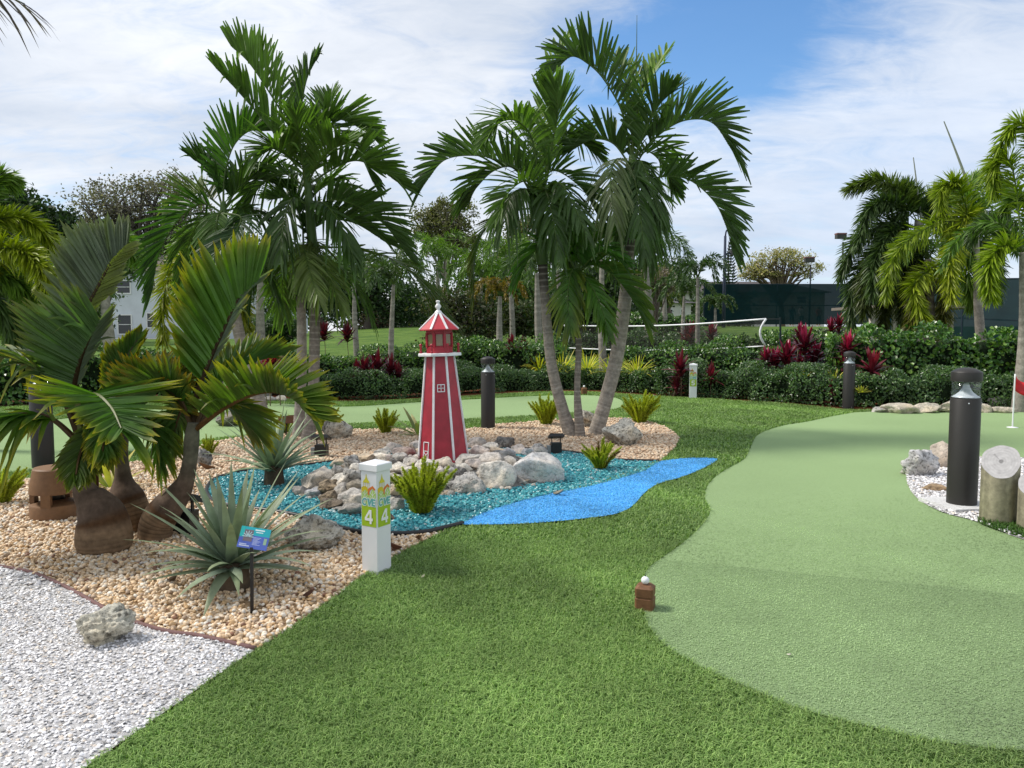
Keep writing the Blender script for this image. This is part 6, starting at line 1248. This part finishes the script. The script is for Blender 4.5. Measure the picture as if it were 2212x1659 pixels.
# ------------------------------------------------------------------ tee blocks and balls
MAT['tee'] = paint('tee_wood', (.16, .075, .035), .6, 30, (.8, 1.15), .3, 0, .2, 90)
def tee(label, b, s, rz, ball):
    b = np.asarray(b, float); t = thing('tee_marker', label, 'tee marker', b, 'brown wooden tee markers'); R = Rz(rz); mb = MB(); r = .05; c = .012
    o8 = lambda q: np.array([(q - c, -q), (q, -q + c), (q, q - c), (q - c, q), (-q + c, q), (-q, q - c), (-q, -q + c), (-q + c, -q)])
    V = []; lv = [(0, r), (.068, r), (.071, r - .004), (.078, r - .004), (.081, r), (.125, r), (.14, r - .014)]
    for z, q in lv: V += [(*p, z) for p in o8(q)]
    n = len(lv); Fq = [[k * 8 + i, k * 8 + (i + 1) % 8, k * 8 + 8 + (i + 1) % 8, k * 8 + 8 + i] for k in range(n - 1) for i in range(8)]
    mb.add(b + (np.array(V) * s) @ R.T, [np.array(Fq), np.array([np.arange(8) + (n - 1) * 8])]); mb.build('block', MAT['tee'], t)
    t2 = thing('golf_ball', ball, 'golf ball', b + [0, 0, .14 * s], 'white golf balls on the tee markers'); V, Fc = ICO[4]; mb = MB(); d = 1 + .012 * np.sin(V[:, 0] * 22) * np.sin(V[:, 1] * 22) * np.sin(V[:, 2] * 22)
    mb.add(V * d[:, None] * .0225 * s + b + [0, 0, .14 * s + .0215 * s], Fc); mb.build('ball', MAT['white'], t2, True)
    mb = MB(); z = b[2] + (.14 + .045) * s; tube(mb, [b + [0, 0, z - b[2] - .004], b + [0, 0, z - b[2] + .007]], .0025, 6); mb.build('pin', MAT['black'], t2)
tee('brown grooved wooden tee marker at the near edge of the putting green', P(1396, 1322) + [0, .04, 0], .95, math.radians(-20), 'white golf ball on the near tee marker')
tee('brown wooden tee marker far off on the back putting green between the palm trunks', P(1262, 853) + [0, .04, 0], 1.15, .2, 'white golf ball on the far tee marker')
mb = MB(); bb = P(1245, 898); box(mb, bb + [.0, 0, .1], (.05, .05, .24), (.05, .035, .02)); tag(mb.build('wooden_stake', MAT['matte']), 'short dark wooden stake between the trunks of the right palm clump', 'stake')
# ------------------------------------------------------------------ flag
b = P(2187, 924); t = thing('hole_flag', 'red hole flag on a white pole with round white base, right putting green', 'flag', b)
mb = MB(); tp = U(2193, 808, b[1]); tube(mb, cr([b, tp], 12), .011, 8); mb.build('pole', MAT['white'], t, True)
mb = MB(); lathe(mb, [(.075, 0), (.078, .008), (.03, .016)], 24, b); mb.build('cup_base', MAT['white'], t, True)
fl = MB(); n = 14; V = []
for r in range(6):
    for q in range(n): u = q / (n - 1); v = r / 5; V.append(tp + np.array([.012 + u * .34, .05 * math.sin(u * 7 + v), -.02 - v * .20 - u * .20 - .03 * math.sin(u * 5)]))
i, j = np.meshgrid(np.arange(5), np.arange(n - 1), indexing='ij'); q = (i * n + j).ravel(); fl.add(V, np.stack([q, q + 1, q + n + 1, q + n], -1), (.62, .02, .03)); fo = fl.build('cloth', MAT['red'], t, True)
md = fo.modifiers.new('thick', 'SOLIDIFY'); md.thickness = .002
# ------------------------------------------------------------------ log pilings
def log(label, px, py, r, h, seed, slope=.75, az=-2.2):
    b = P(px, py); b[1] += r; rng = np.random.default_rng(seed); t = thing('log_piling', label, 'log piling', b, 'round wooden pilings at the right bed'); n = 40; m = 24
    a = np.linspace(0, 2 * PI, n, endpoint=False); wob = 1 + .03 * np.sin(a * 3 + seed) + .015 * np.sin(a * 7); d = np.array([math.cos(az), math.sin(az)]); V = []; C = []
    streak = rng.uniform(.7, 1.2, n)
    for k in range(m):
        f = k / (m - 1)
        for q in range(n):
            x, y = r * wob[q] * math.cos(a[q]), r * wob[q] * math.sin(a[q]); top = h - slope * (x * d[0] + y * d[1]); V.append(b + np.array([x, y, -.03 + (top + .03) * f])); gg = .5 + .5 * math.sin(f * 3 + seed)
            C.append(np.array([.27, .24, .175]) * streak[q] * (1 - .25 * max(0, .3 - f)) + np.array([-.02, -.005, -.02]) * gg)
    i, j = np.meshgrid(np.arange(m - 1), np.arange(n), indexing='ij'); mb = MB(); mb.add(V, np.stack([i * n + j, i * n + (j + 1) % n, (i + 1) * n + (j + 1) % n, (i + 1) * n + j], -1).reshape(-1, 4), C); mb.build('trunk', MAT['bark'], t, True)
    mb = MB(); V = []; C = []; R_ = 14
    for k in range(R_):
        f = 1 - k / (R_ - 1)
        for q in range(n):
            x, y = r * wob[q] * f * math.cos(a[q]), r * wob[q] * f * math.sin(a[q]); V.append(b + np.array([x, y, h + .001 - slope * (x * d[0] + y * d[1])])); C.append(np.array([.39, .38, .38]) * (.90 + .1 * (k % 2)) * (1 - .35 * (q == 11 and k > 5)) * (1 + .05 * math.sin(q * .5 + k * .9)) * (1 if f > .12 else .5))
    i, j = np.meshgrid(np.arange(R_ - 1), np.arange(n), indexing='ij'); mb.add(V, np.stack([i * n + j, i * n + (j + 1) % n, (i + 1) * n + (j + 1) % n, (i + 1) * n + j], -1).reshape(-1, 4), C); mb.build('cut_face', MAT['matte'], t)
log('weathered round wooden piling with a slanting sawn top, beside the nearest bollard', 2180, 1140, .126, .47, 1, .85)
log('second wooden piling cut off by the right edge of the picture', 2268, 1160, .13, .34, 2, .6)
# ------------------------------------------------------------------ debris
rng = np.random.default_rng(4)
for k, (x, y, s, col, lab) in enumerate([(492, 1276 + 14, .0, 0, None), (364, 1262, .05, (.09, .06, .035), 'dry brown seed pod lying on the gravel left of the silver agave'), (868, 1192, .06, (.14, .06, .035), 'curled reddish dry leaf on the gravel right of the white post'), (1211, 1122, .0, 0, None), (1195, 1073, .055, (.30, .27, .2), 'curled grey dry leaf on the blue glass in front of the rock pile'), (655, 1300, .035, (.09, .04, .025), 'small dark dry leaf on the gravel near the turf edge'), (465, 1016, .09, (.2, .11, .06), 'thin brown twig on the gravel left of the blue glass'), (850, 1130, .07, (.05, .04, .03), 'dark dead leaf on the glass between the post and the fern'), (905, 1152 + 18, .05, (.2, .1, .06), 'pinkish brown leaf on the gravel beside the black edging')]):
    if not s: continue
    c = P(x, y) + [0, 0, .035]; mb = MB(); az = rng.random() * 6; h = np.array([math.cos(az), math.sin(az), .15]); strips(mb, c[None], norm(h)[None], np.array([[-h[1], h[0], .3]]), s * 1.8, s * .9, 'lance', -.25, .5, np.array(col), np.array(col) * .8)
    o = tag(mb.build('dry_leaf', MAT['matte']), lab, 'dry leaf', 'dry leaves and twigs on the bed'); md = o.modifiers.new('thick', 'SOLIDIFY'); md.thickness = .003
for k, (x, y, s, col, lab) in enumerate([(911, 1259, .018, (.45, .44, .30), 'pale dry leaf on the turf right of the white post numbered 4'), (1700, 1420, .014, (.6, .57, .5), 'tiny white petal on the near part of the putting green')]):
    c = P(x, y) + [0, 0, .034 if y > 1410 and x < 1600 or x < 1000 else .016]; mb = MB(); az = rng.random() * 6; h = np.array([math.cos(az), math.sin(az), .1]); strips(mb, c[None], norm(h)[None], np.array([[-h[1], h[0], .2]]), s * 1.6, s * .8, 'lance', -.25, .5, np.array(col), np.array(col) * .8)
    o = tag(mb.build('dry_leaf', MAT['matte']), lab, 'dry leaf', 'dry leaves on the turf'); md = o.modifiers.new('thick', 'SOLIDIFY'); md.thickness = .002
# ------------------------------------------------------------------ net
A = U(1219, 703, 25.5); B_ = U(1655, 689, 21.0); zA, zB = A[2], B_[2]; n = 40
th = thing('sports_net', 'long dark mesh net with white tape edges strung behind the hedges', 'net', A)
def netpt(u, v): # v 0 top 1 bottom
    p = A + (B_ - A) * u; sag = .10 * math.sin(PI * u); zt_ = zA + (zB - zA) * u - sag; hb = .74 - .0 * u; return np.array([p[0] + (.16 * math.sin(PI * v) * (-1 if u > .97 else (1 if u < .03 else 0))) , p[1], zt_ - hb * v])
mb = MB(); V = [netpt(u, v) for u in np.linspace(0, 1, n) for v in np.linspace(0, 1, 5)]; i, j = np.meshgrid(np.arange(n - 1), np.arange(4), indexing='ij'); q = (i * 5 + j).ravel(); mb.add(V, np.stack([q, q + 5, q + 6, q + 1], -1)); mb.build('mesh', MAT['net'], th)
def tape(pts, w_): 
    mb = MB(); tube(mb, pts, w_, 6); return mb.build('tape', MAT['white'], th, True)
tape([netpt(u, 0) for u in np.linspace(0, 1, 30)], .026); tape([netpt(u, 1) for u in np.linspace(0, 1, 30)], .022); tape([netpt(0, v) for v in np.linspace(0, 1, 8)], .025); tape([netpt(1, v) for v in np.linspace(0, 1, 8)], .03)
for c, s, lab in ((A + [-.25, 0, 0], -1, 'thin dark pole at the left end of the net'), (B_ + [.42, .1, 0], 1, 'thin dark pole at the right end of the net')):
    mb = MB(); f = np.array([c[0] + .05 * s, c[1], float(g(c[0], c[1])) - .05]); tube(mb, [f, c + [0, 0, .05]], .028, 8, (.015, .03, .035)); tube(mb, [c, (A if s < 0 else B_)], .006, 4, (.1, .1, .1)); tag(mb.build('net_pole', MAT['matte']), lab, 'pole', 'net poles')
# ------------------------------------------------------------------ fences
def fence(label, pts, hgt, step, seed):
    pts = [np.array(p, float) for p in pts]; th = thing('fence', label, 'fence', (*pts[0], float(g(*pts[0]))), 'dark green court fences')
    for a, b in zip(pts[:-1], pts[1:]):
        L = np.linalg.norm(b - a); m = max(2, int(L / step)); z = lambda p: float(g(p[0], p[1]))
        mb = MB(); V = []; k = m * 4
        for q in range(k + 1):
            p = a + (b - a) * q / k; w_ = .03 * math.sin(q * 1.3); 
            for v in (0.05, .5, 1.0): V.append((p[0], p[1] - .03 - abs(w_) * (v == .5), z(p) + hgt * v))
        i, j = np.meshgrid(np.arange(k), np.arange(2), indexing='ij'); q = (i * 3 + j).ravel(); mb.add(V, np.stack([q, q + 3, q + 4, q + 1], -1)); mb.build('windscreen', MAT['screen'], th)
        mbp = None
        for q in range(m + 1):
            p = a + (b - a) * q / m; mbp = MB(); tube(mbp, [(p[0], p[1], z(p) - .05), (p[0], p[1], z(p) + hgt + .06)], .04, 8, (.012, .022, .035)); mbp.build('fence_post', MAT['matte'], th)
        for v in (1.0, .5):
            mbr = MB(); tube(mbr, [(*(a + (b - a) * u), z(a + (b - a) * u) + hgt * v) for u in np.linspace(0, 1, 16)], .03, 6, (.012, .022, .035)); mbr.build('rail', MAT['matte'], th)
fy = 55.0
fence('far green windscreen fence of the courts, below the flat topped tree', [(U(1520, 700, fy)[0], fy), (U(1990, 700, fy)[0], fy)], 3.0, 4.2, 1)
fence('nearer green windscreen fence behind the foxtail palms on the right', [(U(1945, 700, 32)[0], 32), (U(2420, 700, 25)[0], 25)], 3.0, 2.1, 2)
# ------------------------------------------------------------------ people behind the far screen
def person(label, x, Y, hgt, shirt, seed, arm=.3):
    z = float(g(U(x, 700, Y)[0], Y)); bx = U(x, 700, Y)[0]; s = hgt / 1.75
    J = dict(pel=(0, 0, .95), wai=(0, 0, 1.1), che=(0, 0, 1.35), nec=(0, 0, 1.5), hd=(0, -.02, 1.62), hdt=(0, 0, 1.74), sl=(-.19, 0, 1.44), el=(-.26, -.05 - arm * .3, 1.17), hl=(-.22, -.15 - arm, .98 + arm * .4), sr=(.19, 0, 1.44), er=(.27, 0, 1.16), hr=(.26, -.1, .92), ll=(-.1, 0, .9), kl=(-.11, -.05, .5), fl=(-.12, 0, .08), tl=(-.13, -.16, .04), lr=(.1, 0, .9), kr=(.12, .03, .5), fr=(.14, .08, .08), tr=(.15, -.08, .04))
    Ed = ['pel-wai', 'wai-che', 'che-nec', 'nec-hd', 'hd-hdt', 'che-sl', 'sl-el', 'el-hl', 'che-sr', 'sr-er', 'er-hr', 'pel-ll', 'll-kl', 'kl-fl', 'fl-tl', 'pel-lr', 'lr-kr', 'kr-fr', 'fr-tr']
    R_ = dict(pel=.15, wai=.135, che=.155, nec=.06, hd=.095, hdt=.08, sl=.075, el=.05, hl=.045, sr=.075, er=.05, hr=.045, ll=.1, kl=.065, fl=.045, tl=.045, lr=.1, kr=.065, fr=.045, tr=.045)
    ks = list(J); me = bpy.data.meshes.new('person'); me.from_pydata([tuple(np.array(J[k]) * s) for k in ks], [tuple(ks.index(q) for q in e.split('-')) for e in Ed], []); o = bpy.data.objects.new('person', me); COL.objects.link(o)
    md = o.modifiers.new('skin', 'SKIN'); 
    for k, v in zip(ks, me.skin_vertices[0].data): v.radius = (R_[k] * s, R_[k] * s * (.75 if k in ('pel', 'wai', 'che') else 1)); v.use_root = k == 'pel'
    o.modifiers.new('sub', 'SUBSURF').levels = 1; o.modifiers[-1].render_levels = 2; o.location = (bx, Y, z)
    dg = bpy.context.evaluated_depsgraph_get(); m2 = bpy.data.meshes.new_from_object(o.evaluated_get(dg)); o.modifiers.clear(); o.data = m2
    n = len(m2.vertices); co = np.zeros(n * 3); m2.vertices.foreach_get('co', co); co = co.reshape(-1, 3) / s
    C = np.tile([.30, .17, .11], (n, 1)); C[(co[:, 2] > .93) & (co[:, 2] < 1.5)] = shirt; C[(co[:, 2] <= .93) & (co[:, 2] > .5) & (np.abs(co[:, 0]) < .22)] = (.03, .035, .05); C[co[:, 2] < .09] = (.5, .5, .5); C[co[:, 2] > 1.68] = (.03, .025, .02)
    a = m2.attributes.new('col', 'FLOAT_COLOR', 'POINT'); a.data.foreach_set('color', np.c_[C, np.ones(n)].astype(np.float32).ravel()); m2.materials.append(MAT['matte']); m2.polygons.foreach_set('use_smooth', np.ones(len(m2.polygons), bool))
    tag(o, label, 'person', 'people on the court behind the screen')
person('person in dark clothes standing behind the green screen, leftmost of three', 1710, 62, 1.72, (.03, .04, .06), 1)
person('person in a white shirt behind the green screen, middle of three', 1731, 60, 1.66, (.75, .75, .75), 2, .1)
person('person in a reddish shirt behind the green screen, rightmost of three', 1768, 62, 1.68, (.45, .16, .13), 3, .2)
# ------------------------------------------------------------------ lamp poles
def lamp(label, px, Y, top, arms, r=.09, col=(.035, .045, .075)):
    x = U(px, 700, Y)[0]; z = float(g(x, Y)); zt_ = U(px, top, Y)[2]; t = thing('lamp_pole', label, 'lamp pole', (x, Y, z), 'court floodlight poles')
    mb = MB(); pp = [(x, Y, z - .1), (x, Y, (z + zt_) / 2), (x, Y, zt_ - .4)]
    tube(mb, pp, [r * 1.2, r, r * .8], 8, col); mb.build('pole', MAT['matte'], t, True)
    for dx, py, curve in arms:
        za = U(px, py, Y)[2]; xe = U(px + dx, py, Y)[0]; mb = MB()
        if curve: tube(mb, cr([(x, Y, zt_ - .5), (x + (xe - x) * .12, Y, za - .15), (x + (xe - x) * .5, Y, za), (xe, Y, za)], 12), r * .5, 6, col)
        else: tube(mb, [(x, Y, za), (xe, Y, za)], r * .5, 6, col)
        mb.build('arm', MAT['matte'], t); mb = MB(); w_ = 20 * pxs(Y); box(mb, (xe + w_ * .4 * (dx != 0), Y, za + .02), (w_, .5, 8 * pxs(Y)), (.06, .06, .06)); box(mb, (xe + w_ * .4 * (dx != 0), Y, za + .02 + 6 * pxs(Y)), (w_ * 1.05, .55, 3 * pxs(Y)), (.2, .1, .1) if dx == 0 else (.08, .08, .09)); mb.build('lamp_head', MAT['matte'], t)
lamp('double armed dark blue lamp pole in front of the narrow pine', 1563, 50, 496, [(22, 494, True), (18, 548, False)], .10)
lamp('floodlight pole with a boxy head, left of the right foxtail palms', 1816, 62, 512, [(0, 512, False)], .09, (.04, .045, .05))
lamp('small far floodlight pole in front of the flat topped tree', 1748, 80, 563, [(0, 563, False)], .08, (.03, .035, .05))
# ------------------------------------------------------------------ buildings
def wallbox(mb, x0, x1, y, d, z0_, z1_, col): box(mb, ((x0 + x1) / 2, y + d / 2, (z0_ + z1_) / 2), (x1 - x0, d, z1_ - z0_), col)
def house(label, px0, px1, Y, ztop, zbase, wins, roofc, wall, depth=8, eave=.5, rh=1.6, name='house', door=None):
    x0, x1 = U(px0, 700, Y)[0], U(px1, 700, Y)[0]; t = thing(name, label, 'house', ((x0 + x1) / 2, Y, zbase))
    mb = MB(); wallbox(mb, x0, x1, Y, depth, zbase - .5, ztop, wall); mb.build('wall', MAT['wall'], t)
    mb = MB(); V = [(x0 - eave, Y - eave, ztop), (x1 + eave, Y - eave, ztop), (x1 + eave, Y + depth + eave, ztop), (x0 - eave, Y + depth + eave, ztop), (x0 + depth * .4, Y + depth / 2, ztop + rh), (x1 - depth * .4, Y + depth / 2, ztop + rh)]
    V = np.array(V); V[:, 2] += .012; mb.add(V, [[0, 1, 5, 4], [1, 2, 5], [2, 3, 4, 5], [3, 0, 4], [3, 2, 1, 0]], roofc); mb.build('roof', MAT['wall'], t)
    for a, b, c, d in wins:
        xa, xb = U(a, 700, Y)[0], U(b, 700, Y)[0]; za, zb = U(a, d, Y)[2], U(a, c, Y)[2]; mb = MB(); f = .09
        for bxx in (((xa + xb) / 2, zb, xb - xa + f, f), ((xa + xb) / 2, za, xb - xa + f, f), ((xa + xb) / 2, (za + zb) / 2, xb - xa, .05)): box(mb, (bxx[0], Y - .03, bxx[1]), (bxx[2], .08, bxx[3]), (.75, .76, .78))
        for xx in (xa, xb): box(mb, (xx, Y - .032, (za + zb) / 2), (f, .076, zb - za - f), (.75, .76, .78))
        w_ = mb.build('window', MAT['matte'], t); mb = MB(); box(mb, ((xa + xb) / 2, Y - .008, (za + zb) / 2), (xb - xa, .03, zb - za), (.2, .2, .2)); o = mb.build('pane', MAT['pane'], w_)
    return t
house('white two storey house seen in pieces between the palms at the left', 120, 606, 60, 6.0, .75, [(318, 340, 606, 634), (318, 341, 676, 708), (255, 285, 680, 722), (205, 232, 680, 722), (205, 232, 606, 634), (255, 285, 606, 634), (505, 523, 676, 708), (560, 578, 680, 706)], (.16, .14, .13), (.62, .66, .74))
house('pale far building with a grey roof, left of the court fence', 1405, 1492, 78, U(1450, 655, 78)[2], 1.6, [(1446, 1453, 668, 680), (1470, 1474, 668, 682)], (.10, .095, .10), (.66, .64, .62), 10, .6, .6)
house('long low dark roofed building behind the court fence', 1478, 1780, 110, U(1500, 632, 110)[2], 1.6, [(1520, 1535, 640, 652), (1600, 1620, 640, 655), (1660, 1680, 640, 655), (1720, 1740, 640, 655)], (.085, .075, .075), (.62, .60, .57), 12, .8, 1.9)
# beige hut with blue cloth
x = U(1890, 700, 24)[0]; gz = float(g(x, 24)); t = thing('garden_hut', 'small beige hut with pale posts, behind the hedge on the right', 'hut', (x, 24, gz))
mb = MB(); x0, x1 = U(1938, 700, 25)[0], U(2060, 700, 25)[0]; wallbox(mb, x0, x1, 25, 2, gz - .3, gz + 1.9, (.42, .37, .33)); mb.build('wall', MAT['wall'], t)
for px in (1884, 1897, 1932):
    mb = MB(); xx = U(px, 700, 24)[0]; box(mb, (xx, 24, gz + .9), (.13, .13, 2.2), (.55, .49, .44)); mb.build('post', MAT['wall'], t)
mb = MB(); box(mb, ((U(1880, 700, 24)[0] + x1) / 2, 25, gz + 2.04), (x1 - U(1880, 700, 24)[0] + .3, 3.2, .09), (.2, .17, .15)); mb.build('roof', MAT['wall'], t)
mb = MB(); V = []; n = 24; xa, xb = U(1903, 700, 23.8)[0], U(1926, 700, 23.8)[0]
for k in range(n):
    f = k / (n - 1)
    for v in (0, .6, 1): V.append((xa + (xb - xa) * (f + (.08 * (1 - v) * (f - .5) * 2)), 23.8 + .05 * math.sin(f * 20), gz + .05 + 1.75 * v))
i, j = np.meshgrid(np.arange(n - 1), np.arange(2), indexing='ij'); q = (i * 3 + j).ravel(); mb.add(V, np.stack([q, q + 3, q + 4, q + 1], -1), (.015, .17, .33)); o = tag(mb.build('blue_cloth', MAT['matte'], smooth=True), 'bright blue cloth hanging at the beige hut behind the hedge', 'cloth'); md = o.modifiers.new('thick', 'SOLIDIFY'); md.thickness = .01
mb = MB(); xx = U(1213, 700, 42)[0]; gz = float(g(xx, 42)); box(mb, (xx, 42, gz + .95), (.75, .6, 1.5), (.02, .12, .42)); box(mb, (xx, 42, gz + 1.78), (.5, .5, .16), (.02, .1, .36)); box(mb, (xx + .75, 42.2, gz + .7), (.5, .5, 1.0), (.45, .5, .55)); tag(mb.build('blue_bin', MAT['matte']), 'blue bin with a lid far across the lawn, left of the net', 'bin')
